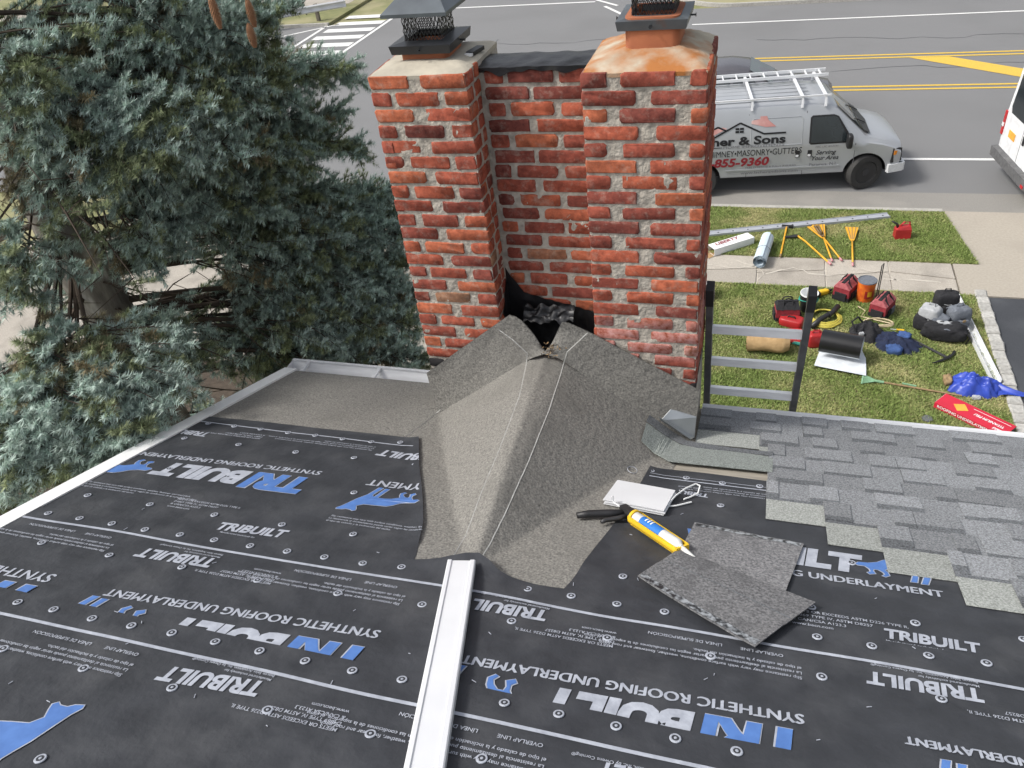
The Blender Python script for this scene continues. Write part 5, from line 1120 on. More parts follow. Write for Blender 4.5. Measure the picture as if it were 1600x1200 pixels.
# pale blue roll
A = G(1186, 420); B_ = G(1199, 382); t = empty('membrane_roll', (A.x, A.y, GZ), math.atan2(B_.y - A.y, B_.x - A.x), 'pale blue roll of membrane with its end on the pavement', 'roll')
L_ = (B_ - A).length; b = MB(); sp = []
for k in range(70):
    a = k / 69 * math.pi * 2 * 3.3; r_ = .06 + .075 * k / 69; sp.append((r_ * math.cos(a), .137 + r_ * math.sin(a)))
vs = [(x, y, z) for x in (0, L_) for y, z in sp]; n = len(sp)
b.add(vs, [(i, i + 1, i + 1 + n, i + n) for i in range(n - 1)], 'rollblue'); auto(b.build('sheet', t), 60)
MB().tube([(L_ * .42, .1375 * math.cos(k * .35), .137 + .1375 * math.sin(k * .35)) for k in range(0, 10)], .004, 5, 'greycanvas').build('tie', t)
# yellow handled roofing tools
def shovel(p_handle, p_head, label, fork=True, d=.02):
    A = G(*p_handle); B_ = G(*p_head); L_ = (B_ - A).length; t = empty('shingle_remover', (A.x, A.y, GZ), math.atan2(B_.y - A.y, B_.x - A.x), label, 'shovel', 'yellow roofing shovels on the verge')
    z = .03
    MB().tube([(0, 0, z), (.10, 0, z)], .020, 8, 'pink').build('grip', t, smooth=True)
    MB().tube([(.09, 0, z), (L_ * .62, 0, z + .03)], .017, 8, 'yellow').build('shaft', t, smooth=True)
    h = MB(); x0 = L_ * .62; x1 = L_
    h.prism([(x0, -.03), (x0 + .08, -.05), (x1, -.125), (x1, .125), (x0 + .08, .05), (x0, .03)], z + .02, z + .034, 'yellow')
    h.build('blade', t)
    bl = MB()
    for k in range(8): bl.prism([(x1, -.12 + k * .032), (x1 + .03, -.112 + k * .032), (x1, -.096 + k * .032)], z + .02, z + .03, 'greypl')
    bl.build('teeth', t, kind='stuff')
    for k in (-1, 0, 1): MB().bar((x0 + .06, k * .022, z + .038), (x1 - .01, k * .075, z + .038), .012, .008, 'wood').build('rib', t)
    return t
shovel((1332, 418), (1330, 360), 'yellow shingle shovel lying upright with its grip on the pavement, nearest the red can')
shovel((1315, 410), (1270, 358), 'yellow shingle shovel crossed under another, its blade near the beam')
shovel((1300, 411), (1278, 356), 'yellow shingle shovel crossed over another, pink grip near pavement')
A = G(1298, 416); B_ = G(1248, 373); t = empty('tear_off_shovel', (A.x, A.y, GZ), math.atan2(B_.y - A.y, B_.x - A.x), 'yellow shovel with dark blade lying alone left of the crossed pair', 'shovel', 'yellow roofing shovels on the verge'); L_ = (B_ - A).length
MB().tube([(0, 0, .03), (.1, 0, .03)], .022, 8, 'pink').build('grip', t); MB().tube([(.1, 0, .03), (L_ * .8, 0, .05), (L_, .02, .05)], [.017, .017, .02], 8, 'yellow').build('shaft', t); MB().prism([(L_ - .04, -.04), (L_ + .08, .02), (L_ + .10, .26), (L_ + .04, .26), (L_ - .02, .05)], .04, .055, 'greypl').build('blade', t)
A = G(1219, 403); B_ = G(1229, 357); t = empty('sledge_hammer', (A.x, A.y, GZ), math.atan2(B_.y - A.y, B_.x - A.x), 'hammer with straight yellow handle beside the pale blue roll', 'hammer'); L_ = (B_ - A).length
MB().tube([(0, 0, .03), (L_, 0, .035)], .018, 8, 'yellow').build('shaft', t); MB().tube([(-.02, 0, .03), (.06, 0, .03)], .021, 8, 'wood').build('grip', t); MB().box((L_ - .03, -.13, .01), (L_ + .03, .10, .06), 'blackpl').build('head', t)
# red fuel can
P = G(1408, 371); t = empty('fuel_can', (P.x, P.y, GZ - .01), math.radians(8), 'red plastic fuel can with black spout on the verge', 'fuel can')
b = MB(); b.hexa([(-.14, -.10, 0), (.14, -.10, 0), (.14, .10, 0), (-.14, .10, 0), (-.14, -.09, .20), (.14, -.09, .20), (.14, .09, .20), (-.14, .09, .20)], 'redplastic').hexa([(-.138, -.088, .2005), (.138, -.088, .2005), (.138, .088, .2005), (-.138, .088, .2005), (-.08, -.05, .25), (.12, -.05, .27), (.12, .05, .27), (-.08, .05, .25)], 'redplastic'); b.build('body', t)
MB().tube([(.12, 0, .25), (.10, 0, .33), (.0, 0, .33), (-.06, 0, .25)], .018, 8, 'redplastic').build('handle', t, smooth=True); MB().tube([(-.10, 0, .23), (-.13, 0, .30), (-.23, 0, .36)], [.03, .022, .014], 8, 'blackpl').build('spout', t, smooth=True)
# small carton by the chimney's edge
P = G(1100, 466); t = empty('small_carton', (P.x, P.y, GZ), .05, 'small white carton on the lawn edge behind the ladder top', 'carton'); MB().box((-.2, -.1, 0), (.13, .16, .26), 'whitecard').build('box', t); MB().add([(.06, -.1015, .04), (.115, -.1015, .04), (.115, -.1015, .14), (.06, -.1015, .14)], [(0, 1, 2, 3)], 'inkgrey').build('printed_label', t)
# tool bags
def tool_bag(px, rz, label, top='pinkbag', sc=1.0, trolley=False):
    P = G(*px); t = empty('tool_bag', (P.x, P.y, GZ - .01), rz, label, 'tool bag', 'red tool bags on the lawn'); a, c, h = .21 * sc, .15 * sc, .37 * sc
    MB().box((-a, -c, 0), (a, c, .10 * sc), 'blackcanvas').build('base', t)
    b = MB().hexa([(-a * .99, -c * .99, .1002 * sc), (a * .99, -c * .99, .1002 * sc), (a * .99, c * .99, .1002 * sc), (-a * .99, c * .99, .1002 * sc), (-a * .97, -c * .97, .27 * sc), (a * .97, -c * .97, .27 * sc), (a * .97, c * .97, .27 * sc), (-a * .97, c * .97, .27 * sc)], 'redbag'); b.build('side', t)
    MB().hexa([(-a, -c, .2702 * sc), (a, -c, .2702 * sc), (a, c, .2702 * sc), (-a, c, .2702 * sc), (-a * .85, -.05, h), (a * .85, -.05, h), (a * .85, .05, h), (-a * .85, .05, h)], top).build('sloped_top', t)
    MB().bar((-a * .87, 0, h + .006), (a * .87, 0, h + .006), .055, .012, 'blackcanvas').build('zip_strip', t)
    for q in (-.5, .5): MB().bar((a * q, -c * 1.0, .26 * sc), (a * q * .9, -.055, h + .002), .03, .012, 'blackcanvas', up=(0, -.6, 1)).build('webbing', t)
    for sgn in (-1, 1):
        MB().box((-a * .55, sgn * (c + .012) - .012, .03), (-a * .02, sgn * (c + .012) + .012, .17 * sc), 'blackcanvas').build('pocket', t); MB().box((a * .1, sgn * (c + .012) - .012, .03), (a * .75, sgn * (c + .012) + .012, .15 * sc), 'greycanvas').build('pocket', t)
        MB().tube([(-a * .45, sgn * c * .8, .25 * sc), (-a * .35, sgn * .05, h + .05), (0, sgn * .03, h + .075), (a * .35, sgn * .05, h + .05), (a * .45, sgn * c * .8, .25 * sc)], .012, 6, 'blackcanvas').build('handle', t)
        MB().box((sgn * (a + .012) - .012, -c * .7, .03), (sgn * (a + .012) + .012, c * .7, .18 * sc), 'blackcanvas').build('end_pocket', t)
    if trolley: MB().tube([(a * .5, c + .02, .05), (a * .5, c + .03, .85), (a * .88, c + .03, .85), (a * .88, c + .02, .05)], .009, 6, 'blackpl').build('trolley_handle', t)
    return t
tool_bag((1228, 497), math.radians(8), 'worn red and black tool bag beside the white lined bucket', 'blackcanvas', .95)
tool_bag((1320, 463), math.radians(62), 'red and black tool bag left of the orange pail', sc=.98)
tool_bag((1376, 490), math.radians(62), 'red and black tool bag with tall trolley handle', sc=.95, trolley=True)
# cement pail
P = G(1350, 468); t = empty('cement_pail', (P.x, P.y, GZ - .01), .3, 'orange and red labelled roof cement pail with dark lid', 'pail')
auto(MB().lathe([(.135, 0), (.15, .36), (.158, .365), (.158, .385), (.145, .39)], 24, 'orange').build('body', t), 40); auto(MB().lathe([(.160, .386), (.160, .405), (.15, .408), (.145, .396), (.02, .398)], 24, 'greycanvas').build('lid', t), 40)
for k, (a0, m_) in enumerate(((-2.05, 'redplastic'), (-1.15, 'redplastic'))): MB().grid(lambda u, v: ((.1465 + v * .004) * math.cos(a0 + u * .75), (.1465 + v * .004) * math.sin(a0 + u * .75), .10 + v * .15), 6, 1, m_).build('label_panel', t)
MB().grid(lambda u, v: ((.1505) * math.cos(-1.75 + u * .5), .1505 * math.sin(-1.75 + u * .5), .14 + v * .10), 5, 1, 'yellowpl').build('label_emblem', t)
# white lined bucket
P = G(1261, 484); t = empty('bucket', (P.x, P.y, GZ - .01), 0, 'black bucket with white inside and green cord around it', 'bucket'); Tb = Matrix.Rotation(math.radians(4), 4, 'X')
auto(MB().lathe([(.12, 0), (.15, .36)], 22, 'blackpl', Tb, cap=False).build('body', t), 40); auto(MB().lathe([(.152, .355), (.152, .372), (.142, .372), (.112, .12), (.0, .12)], 22, 'whitepvc', Tb, cap=False).build('white_liner', t), 40)
MB().tube([(.155 * math.cos(a * .4), .155 * math.sin(a * .4), .24 - .02 * math.sin(a)) for a in range(17)], .012, 6, 'teal').tube([(-.155, 0, .22), (-.2, -.1, .05), (-.16, -.25, .01)], .012, 6, 'teal').build('cord', t)
# drill
P = G(1284, 462); t = empty('cordless_drill', (P.x, P.y, GZ), .5, 'small yellow and black power tool near the first tool bag', 'drill'); MB().blob((0, 0, .06), (.13, .05, .05), 'yellowpl', amp=.05).build('housing', t, smooth=True); MB().blob((-.14, -.04, .07), (.07, .07, .06), 'blackpl', amp=.1).build('battery', t, smooth=True); MB().tube([(.1, 0, .06), (.2, .02, .06)], [.035, .02], 8, 'blackpl').build('chuck', t)
# hoses and cords
def coil(name, px, r0, turns, rad, m, label, cat, sy=1.0, tail=(), drift=.0):
    P = G(*px); t = empty(name, (P.x, P.y, GZ - .006), 0, label, cat); rr = random.Random(int(px[0])); pts = []
    for k in range(int(turns * 16)):
        a = k / 16 * 2 * math.pi; r_ = r0 * (1 - .07 * rr.random() - .045 * (k / 16)); pts.append((r_ * math.cos(a) + drift * k / 16, sy * r_ * math.sin(a), rad + .010 * (k / 16) + .006 * rr.random()))
    pts += [tuple(G(*q) - Vector((P.x, P.y, LZ - rad))) for q in tail]
    MB().tube(pts, rad, 6, m).build('line', t, smooth=True); return t
coil('yellow_hose', (1288, 500), .30, 6, .014, 'hose', 'coiled yellow hose on the lawn behind the ladder', 'hose')
coil('cord_coil', (1244, 528), .30, 4, .020, 'redplastic', 'coiled red cord beside the tan canvas roll', 'cord', .7)
coil('cord_coil', (1256, 534), .26, 3, .015, 'teal', 'coiled green cord under the red cord', 'cord', .6)
coil('rope', (1372, 507), .26, 4, .012, 'rope', 'beige rope heaped beside the trolley tool bag', 'rope', .5, tail=((1345, 496), (1352, 487), (1340, 480)))
A = G(1268, 515); B_ = G(1308, 491); t = empty('blower_tube', (A.x, A.y, GZ), 0, 'black curved tube lying across the yellow hose', 'tube'); D_ = B_ - A; MB().tube([(0, 0, .05), D_ * .35 + Vector((0, .02, .09)), D_ * .75 + Vector((0, -.01, .10)), D_ + Vector((0, .05, .12))], [.05, .045, .045, .05], 10, 'blackpl').build('pipe', t, smooth=True); MB().tube([D_ * .62 + Vector((0, -.01, .097)), D_ * .66 + Vector((0, -.01, .099))], .054, 10, 'greypl').build('collar', t)
A = G(1272, 540); t = empty('red_gas_can', (A.x, A.y, GZ), .2, 'red plastic case half hidden behind the ladder rail', 'case'); MB().blob((0, 0, .12), (.12, .10, .13), 'redplastic', e=.35, amp=.03).build('body', t, smooth=True); MB().tube([(-.06, 0, .24), (-.04, 0, .30), (.05, 0, .30), (.07, 0, .23)], .015, 6, 'redplastic').build('handle', t)
A = G(1236, 508); t = empty('red_tool_case', (A.x, A.y, GZ), -.3, 'small bright red case in front of the first tool bag', 'case'); MB().blob((0, 0, .07), (.20, .12, .08), 'redplastic', e=.4, amp=.05).build('body', t, smooth=True); MB().tube([(-.07, -.02, .14), (-.05, -.02, .18), (.05, -.02, .18), (.07, -.02, .14)], .012, 6, 'blackpl').build('handle', t)
# tan canvas roll
A = G(1172, 552); B_ = G(1228, 556); t = empty('canvas_roll', (A.x, A.y, GZ), math.atan2(B_.y - A.y, B_.x - A.x), 'rolled tan canvas drop cloth on the lawn behind the ladder', 'canvas roll'); L_ = (B_ - A).length
b = MB()
def cr_(u, v):
    x = -.06 + (L_ + .10) * u; a = v * 2 * math.pi; r_ = .175 + .02 * noise.noise((u * 4, math.cos(a) * 2, math.sin(a) * 2)) - .05 * max(0, u - .85) / .15
    return (x, .12 + r_ * 1.05 * math.cos(a), max(0, .16 + r_ * .9 * math.sin(a)))
b.grid(cr_, 22, 26, 'tan'); auto(b.build('cloth', t), 70)
sp = [((.17 - .14 * k / 40) * math.cos(k * .42 + 1), .16 + (.15 - .13 * k / 40) * math.sin(k * .42 + 1)) for k in range(41)]
MB().add([(-.06 - .02 * (i % 2), .12 + y, z) for i, (y, z) in enumerate(sp)] + [(-.03, .12 + y * .98, z) for y, z in sp], [(i, i + 1, i + 42, i + 41) for i in range(40)], 'tan').add([(-.04, .12 + .165 * math.cos(k * .39), .16 + .15 * math.sin(k * .39)) for k in range(16)], [tuple(range(16))], 'tan').build('folded_end', t)
# black aluminium coil with white inner face
A = G(1286, 552); B_ = G(1350, 566); t = empty('coil_stock', (0, 0, 0), 0, 'loosely rolled sheet, glossy black outside and white inside, on the lawn', 'metal sheet'); ang = math.atan2(B_.y - A.y, B_.x - A.x); t.location = (A.x - .06, A.y - .02, GZ + .035); t.rotation_euler = (0, 0, ang + .05)
prof = [(-.42, .0), (-.25, .0), (-.1, .002)] + [(.0 + .20 * math.sin(a), .205 - .20 * math.cos(a)) for a in [math.radians(k) for k in range(10, 300, 12)]] + [(-.12, .26), (-.09, .20), (-.04, .15), (.02, .12)]
W_ = .62; n = len(prof); b = MB()
# outer black skin and inner white skin, 4 mm apart
def off(i, d):
    a = Vector(prof[max(0, i - 1)]); c = Vector(prof[min(n - 1, i + 1)]); q = (c - a).normalized(); return (prof[i][0] - q.y * d, prof[i][1] + q.x * d)
flare = lambda i: .16 * max(0, 1 - i / 6)
vo = [(x, y, z + .004) for s_ in (0, 1) for i, (y, z) in enumerate(prof) for x in ([0 - 0 * flare(i)] if s_ == 0 else [W_ + flare(i)])]
vi = [(x, *((off(i, .006)[0], off(i, .006)[1] + .004))) for s_ in (0, 1) for i in range(n) for x in ([0] if s_ == 0 else [W_ + flare(i)])]
b.add(vo, [(i, i + 1, i + 1 + n, i + n) for i in range(n - 1)], 'coilblack'); auto(b.build('black_face', t), 60)
b = MB(); b.add(vi, [(i, i + n, i + 1 + n, i + 1) for i in range(n - 1)], 'coilwhite'); auto(b.build('white_face', t), 60)
# black bag, navy jacket
def cloth(name, px, r, m, label, cat, rz=0, seed=1, amp=.35, extra=None, fr=2.2):
    P = G(*px); t = empty(name, (P.x, P.y, GZ - .012), rz, label, cat); b = MB(); N_ = 34
    def f(u, v):
        a = u * 2 * math.pi; rr = v; ed = 1 + amp * noise.noise((math.cos(a) * 1.6, math.sin(a) * 1.6, seed * 7.0)) + .5 * amp * noise.noise((math.cos(a) * 4, math.sin(a) * 4, seed * 5.0))
        x = r[0] * rr * ed * math.cos(a); y = r[1] * rr * ed * math.sin(a)
        fo = noise.fractal(Vector((x * 7, y * 7, seed)), .9, 2.0, 4); rid = 1 - abs(noise.noise((x * fr * 4, y * fr * 4, seed + 3.3))) * 1.5
        return (x, y, max(0, r[2] * (1 - rr ** 2.6) * (.62 + .35 * fo + .32 * rid)) + .003)
    b.grid(f, N_ * 2, N_ // 2, m); auto(b.build('cloth', t), 80)
    return t
t = cloth('black_work_bag', (1352, 522), (.30, .24, .24), 'blackcanvas', 'slumped black work bag behind the rolled sheet', 'bag', .2, 3); MB().tube([(-.2, -.1, .14), (-.26, -.02, .28), (-.14, .08, .30), (-.05, .1, .18)], .016, 6, 'blackcanvas').build('strap', t); MB().blob((-.12, -.16, .12), (.04, .03, .03), 'palecanvas', amp=.3).build('label_patch', t)
t = cloth('navy_jacket', (1398, 538), (.40, .24, .17), 'navy', 'crumpled navy blue jacket on the lawn', 'jacket', -.25, 5, .55); MB().blob((.10, .10, .10), (.11, .09, .08), 'jeans', amp=.3, seed=2).build('collar', t, smooth=True); MB().blob((.02, -.24, .06), (.12, .09, .07), 'jeans', amp=.3, seed=4).build('turned_cuff', t, smooth=True)
P = G(1406, 518); t = empty('yellow_marker', (P.x, P.y, GZ), -.05, 'small yellow tool handle lying beside the pickaxe shaft', 'tool'); MB().tube([(-.06, 0, .02), (.06, 0, .02)], .018, 8, 'yellowpl').build('grip', t); MB().tube([(-.06, 0, .02), (-.15, .01, .015)], .006, 6, 'alu').build('blade', t)
# pickaxe
A = G(1412, 526); B_ = G(1478, 562); t = empty('pickaxe', (A.x, A.y, GZ), math.atan2(B_.y - A.y, B_.x - A.x), 'dark pickaxe lying on the lawn in front of the backpacks', 'pickaxe'); L_ = (B_ - A).length
MB().tube([(0, 0, .02), (L_, 0, .035)], [.016, .021], 8, 'greypl').build('shaft', t); MB().tube([(L_ - .04, -.27, .02), (L_ + .01, -.12, .035), (L_ + .02, 0, .04), (L_ + .01, .12, .035), (L_ - .03, .22, .03)], [.006, .018, .028, .02, .024], 8, 'blackpl').build('head', t)
# backpacks
def backpack(px, rz, label, m, m2, h=.42, lean=0, w_=.17, d_=.12, sd=1, flat=False):
    P = G(*px); t = empty('backpack', (P.x, P.y, GZ - .015), rz, label, 'backpack', 'backpacks beside the driveway'); t.rotation_euler = (lean, 0, rz)
    MB().blob((0, 0, h / 2), (w_, d_, h / 2), m, e=.45, amp=.09, fr=2.6, seed=sd, nu=30, nv=18).build('body', t, smooth=True)
    MB().blob((0, -d_ * .95, h * .33), (w_ * .75, d_ * .40, h * .25), m2, e=.5, amp=.10, seed=sd + 1).build('front_pocket', t, smooth=True)
    MB().tube([(-.05, .02, h - .01), (-.04, .02, h + .05), (.04, .02, h + .05), (.05, .02, h - .01)], .011, 6, m).build('grab_handle', t, smooth=True)
    for sgn in (-1, 1): MB().tube([(sgn * w_ * .5, d_ * .7, h * .92), (sgn * w_ * .6, d_ * 1.4, h * .7), (sgn * w_ * .62, d_ * 1.25, h * .3), (sgn * w_ * .7, d_ * .7, h * .08)], .016, 6, m).build('strap', t, smooth=True)
    MB().tube([(-w_ * .8, -d_ * .72, h * .66), (0, -d_ * 1.12, h * .64), (w_ * .8, -d_ * .72, h * .66)], .006, 5, 'palecanvas' if m == 'blackcanvas' else 'blackcanvas').build('zip', t)
    return t
backpack((1472, 492), .1, 'black backpack standing at the back by the pavement', 'blackcanvas', 'blackcanvas', .46, 0, .19, .14, 2)
t = backpack((1448, 512), -.5, 'black and pale grey backpack on the left of the backpacks', 'palecanvas', 'blackcanvas', .44, .05, .16, .14, 3)
MB().blob((-.08, -.07, .15), (.12, .11, .16), 'blackcanvas', amp=.05, seed=9).build('lower_panel', t, smooth=True)
t = backpack((1492, 512), .35, 'grey backpack leaning beside the white gutter length', 'greycanvas', 'greycanvas', .42, 0, .17, .13, 4)
MB().blob((.0, -.19, .25), (.03, .01, .03), 'wood', e=1, amp=0).build('badge', t)
P = G(1474, 528); t = empty('duffel_bag', (P.x, P.y, GZ - .015), -.15, 'large black duffel bag slumped in front of the backpacks', 'bag'); MB().blob((0, 0, .14), (.32, .17, .16), 'blackcanvas', e=.7, amp=.22, fr=2.4, seed=6, nu=30, nv=16, flat=.01).build('body', t, smooth=True); MB().tube([(.18, -.06, .18), (.30, -.12, .22), (.36, -.08, .12), (.32, -.12, .02)], .015, 6, 'blackcanvas').tube([(-.1, -.12, .22), (0, -.15, .27), (.1, -.12, .22)], .012, 6, 'greycanvas').build('straps', t, smooth=True, kind='stuff'); MB().blob((-.02, .02, .275), (.11, .06, .02), 'palecanvas', amp=.5, seed=3).build('printed_patch', t); MB().blob((-.12, .14, .2), (.16, .10, .14), 'greycanvas', e=.6, amp=.2, seed=8).build('side_pocket', t, smooth=True)
# white gutter length
A = G(1490, 465); B_ = G(1556, 601); t = empty('gutter_length', (A.x, A.y, GZ), math.atan2(B_.y - A.y, B_.x - A.x), 'long white gutter length lying along the driveway edge', 'gutter'); L_ = (B_ - A).length
prof = [(-.065, .09), (-.065, .0), (.04, .0), (.065, .05), (.065, .085), (.05, .085), (.058, .055), (.036, .006), (-.058, .006), (-.058, .09)]; n = len(prof)
MB().add([(x, y, z) for x in (0, L_) for y, z in prof], [(i, (i + 1) % n, (i + 1) % n + n, i + n) for i in range(n)] + [tuple(range(n)), tuple(reversed(range(n, 2 * n)))], 'alu').build('channel', t)
# blue tarp
t = cloth('blue_tarp', (1521, 606), (.40, .26, .26), 'bluetarp', 'bunched shiny blue tarpaulin beside the driveway edge', 'tarp', -.1, 8, .30, fr=3.0)
MB().grid(lambda u, v: (.30 + .34 * u, -.02 + (.16 - .12 * u) * (v - .5) * 2 - .05 * u, .05 + (.07 - .05 * u) * math.sin(v * math.pi * 3 + u * 4) * .5 + .03 * math.sin(math.pi * v)), 14, 16, 'bluetarp').build('trailing_corner', t, smooth=True); MB().blob((.02, -.27, .03), (.06, .04, .03), 'palecanvas', amp=.2).build('pale_tag', t)
MB().blob((-.36, .04, .06), (.06, .10, .06), 'wood', amp=.35, seed=4).build('brown_lining', t, smooth=True)
# rake
A = G(1502, 621); B_ = G(1352, 596); t = empty('lawn_rake', (A.x, A.y, GZ), math.atan2(B_.y - A.y, B_.x - A.x), 'lawn rake with pale green head and long wooden handle', 'rake'); L_ = (B_ - A).length
MB().tube([(0, 0, .02), (L_ - .16, 0, .03)], .014, 8, 'wood').build('shaft', t); MB().tube([(L_ - .26, 0, .03), (L_ - .10, 0, .032)], .022, 8, 'green').build('socket', t)
for k in range(9):
    y = (k - 4) * .030; MB().bar((L_ - .12, y * .25, .034), (L_ + .06, y, .030), .012, .006, 'green').build('tine', t)
MB().bar((L_ + .045, -.13, .033), (L_ + .045, .13, .033), .02, .008, 'green').build('brace', t)
A = G(1409, 601); B_ = G(1431, 606); t = empty('pale_stick', (A.x, A.y, GZ), 0, 'short pale green stick beside the rake handle', 'stick'); MB().bar((0, 0, .015), (B_.x - A.x, B_.y - A.y, .02), .02, .02, 'green').build('stick', t)
# red shingle pack
A = G(1458, 637); Bq = G(1552, 684); Cq = G(1473, 628); t = empty('shingle_pack', (A.x, A.y, GZ), math.atan2(Bq.y - A.y, Bq.x - A.x) + .02, 'red printed pack of roofing with gold diamond by the driveway', 'pack'); L_, W_ = 1.02, .30
MB().box((0, 0, 0), (L_, W_, .09), 'redbox').build('wrapper', t)
for (x, m_) in ((-.002, 'whitecard'), (L_ - .002, 'blackpl')): MB().box((x - .002, .01, .004), (x + .006, W_ - .01, .086), m_).build('pack_end', t)
MB().prism([(.20, .15), (.31, .05), (.42, .15), (.31, .25)], .0905, .0935, 'gold').build('diamond_emblem', t)
V_, F_, asp = text_geo('TITANIUM PSU', .03, .15); MB().add([(.93 - u * .42, .165 - v * .42 * asp * 1.1, .094) for u, v in V_], F_, 'whitecard').build('lettering', t)
V_, F_, asp = text_geo('Shield', .03, .15); MB().add([(1.0 - u * .18, .07 - v * .18 * asp * .9, .094) for u, v in V_], F_, 'whitecard').build('lettering', t)
V_, F_, asp = text_geo('ROOFING UNDERLAYMENT', .02, 0); MB().add([(.05 + u * .8, -.003, .03 + v * .8 * asp) for u, v in V_], F_, 'whitecard').build('lettering', t)
MB().add([(.45, .235, .094), (.98, .235, .094), (.98, .243, .094), (.45, .243, .094)], [(0, 1, 2, 3)], 'whitecard').build('printed_rule', t)
P = G(1447, 655); t = empty('shingle_scrap', (P.x, P.y, GZ), .3, 'dark grey shingle scrap beside the red pack', 'shingle piece'); MB().prism([(-.07, -.03), (-.01, -.08), (.07, -.06), (.08, .03), (.02, .07), (-.05, .04)], .0, .012, 'shC').build('scrap', t)
# cobble edging of the driveway
ce = empty('driveway_edging', (DX + .1, 8, 0), 0, 'row of pale block edging between lawn and black driveway', 'edging')
y = 5.0; re_ = random.Random(5)
while y < 10.2:
    l = re_.uniform(.20, .26); b = MB(); j = lambda: re_.uniform(-.012, .012); h = .115 + re_.uniform(-.012, .012)
    P = [(-.095 + j(), y - 8), (.095 + j(), y - 8), (.095 + j(), y - 8 + l - .012), (-.095 + j(), y - 8 + l - .012)]
    I_ = [(x * .78, (yy - (y - 8 + l / 2)) * .86 + (y - 8 + l / 2)) for x, yy in P]
    b.add([(x, yy, -.02) for x, yy in P] + [(x, yy, h - .02) for x, yy in P] + [(x, yy, h) for x, yy in I_], [(r * 4 + i, r * 4 + (i + 1) % 4, (r + 1) * 4 + (i + 1) % 4, (r + 1) * 4 + i) for r in (0, 1) for i in range(4)] + [(8, 9, 10, 11)], 'cobble').build('block', ce); y += l

# ------------------------------------------------------------------ spruce
TX, TY = -2.6, .45
tree = empty('spruce_tree', (TX, TY, 0), 0, 'large blue spruce growing close beside the house', 'tree'); T0 = Vector((TX, TY, 0))
b = MB(); k = 26; vs = []
tp = [(TX + .05 * noise.noise((z * .5, 0, 0)), TY + .05 * noise.noise((0, z * .5, 1)), z, max(.03, .30 * (1 - z / 13.5))) for z in np.linspace(-.1, 12.6, 40)]
def trunk_f(u, v):
    i = v * 39; i0 = min(38, int(i)); f = i - i0; q = [tp[i0][c] * (1 - f) + tp[i0 + 1][c] * f for c in range(4)]; a = u * 2 * math.pi
    r_ = q[3] * (1 + .10 * noise.fractal(Vector((math.cos(a) * 2.5, math.sin(a) * 2.5, q[2] * 2.2)), 1, 2, 4)); return (q[0] + r_ * math.cos(a) - T0.x, q[1] + r_ * math.sin(a) - T0.y, q[2])
auto(MB().grid(trunk_f, 22, 160, 'bark').build('trunk', tree), 80)
# one shoot = a cluster of needles (single triangles) around a short axis pointing +x, length 1
def shoot_template(n, seed):
    r_ = np.random.default_rng(seed); t = np.sort(r_.uniform(0, 1, n)); a = r_.uniform(0, 2 * np.pi, n)
    ln = r_.uniform(.030, .042, n) * np.where(t > .9, .85, 1); fw = np.where(t > .85, r_.uniform(.7, 1.6, n), r_.uniform(.35, .9, n))
    d = np.stack([fw, np.cos(a), np.sin(a)], 1); d /= np.linalg.norm(d, axis=1, keepdims=True)
    return t, d, ln, r_
TPL = [shoot_template(36, s_) for s_ in range(6)]
NV, NC = [], []
wood = MB()
rt = random.Random(21)
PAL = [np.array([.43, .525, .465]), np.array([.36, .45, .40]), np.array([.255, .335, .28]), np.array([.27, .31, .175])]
SH = []
def add_shoots(P, D, L, tint): SH.extend(zip(P, D, L, tint))
def grow_needles():
    P = np.array([q[0] for q in SH]); D = np.array([q[1] for q in SH]); L = np.array([q[2] for q in SH]); C_ = np.array([q[3] for q in SH])
    S = np.cross(D, [0, 0, 1.0]); nl = np.linalg.norm(S, axis=1, keepdims=True); S = np.where(nl < 1e-3, np.array([[1.0, 0, 0]]), S / np.maximum(nl, 1e-6)); U = np.cross(S, D)
    for g in range(6):
        t, d, ln, r_ = TPL[g]; ix = np.arange(g, len(P), 6); B_ = np.stack([D[ix], S[ix], U[ix]], 1)
        base = P[ix][:, None, :] + (t[None, :] * L[ix][:, None])[..., None] * D[ix][:, None, :]
        dir_ = np.einsum('nk,mkj->mnj', d, B_); tip = base + dir_ * (ln * 1.12)[None, :, None]
        sd = np.cross(dir_, [.3, .5, .81]); sd /= np.maximum(np.linalg.norm(sd, axis=2, keepdims=True), 1e-6); sd *= .0031
        NV.append(np.stack([base - sd, base + sd, tip], 2).reshape(-1, 3)); v_ = r_.uniform(.82, 1.2, (len(ix), len(t), 1)); NC.append(np.repeat(C_[ix][:, None, :] * v_, 3, 1).reshape(-1, 3))
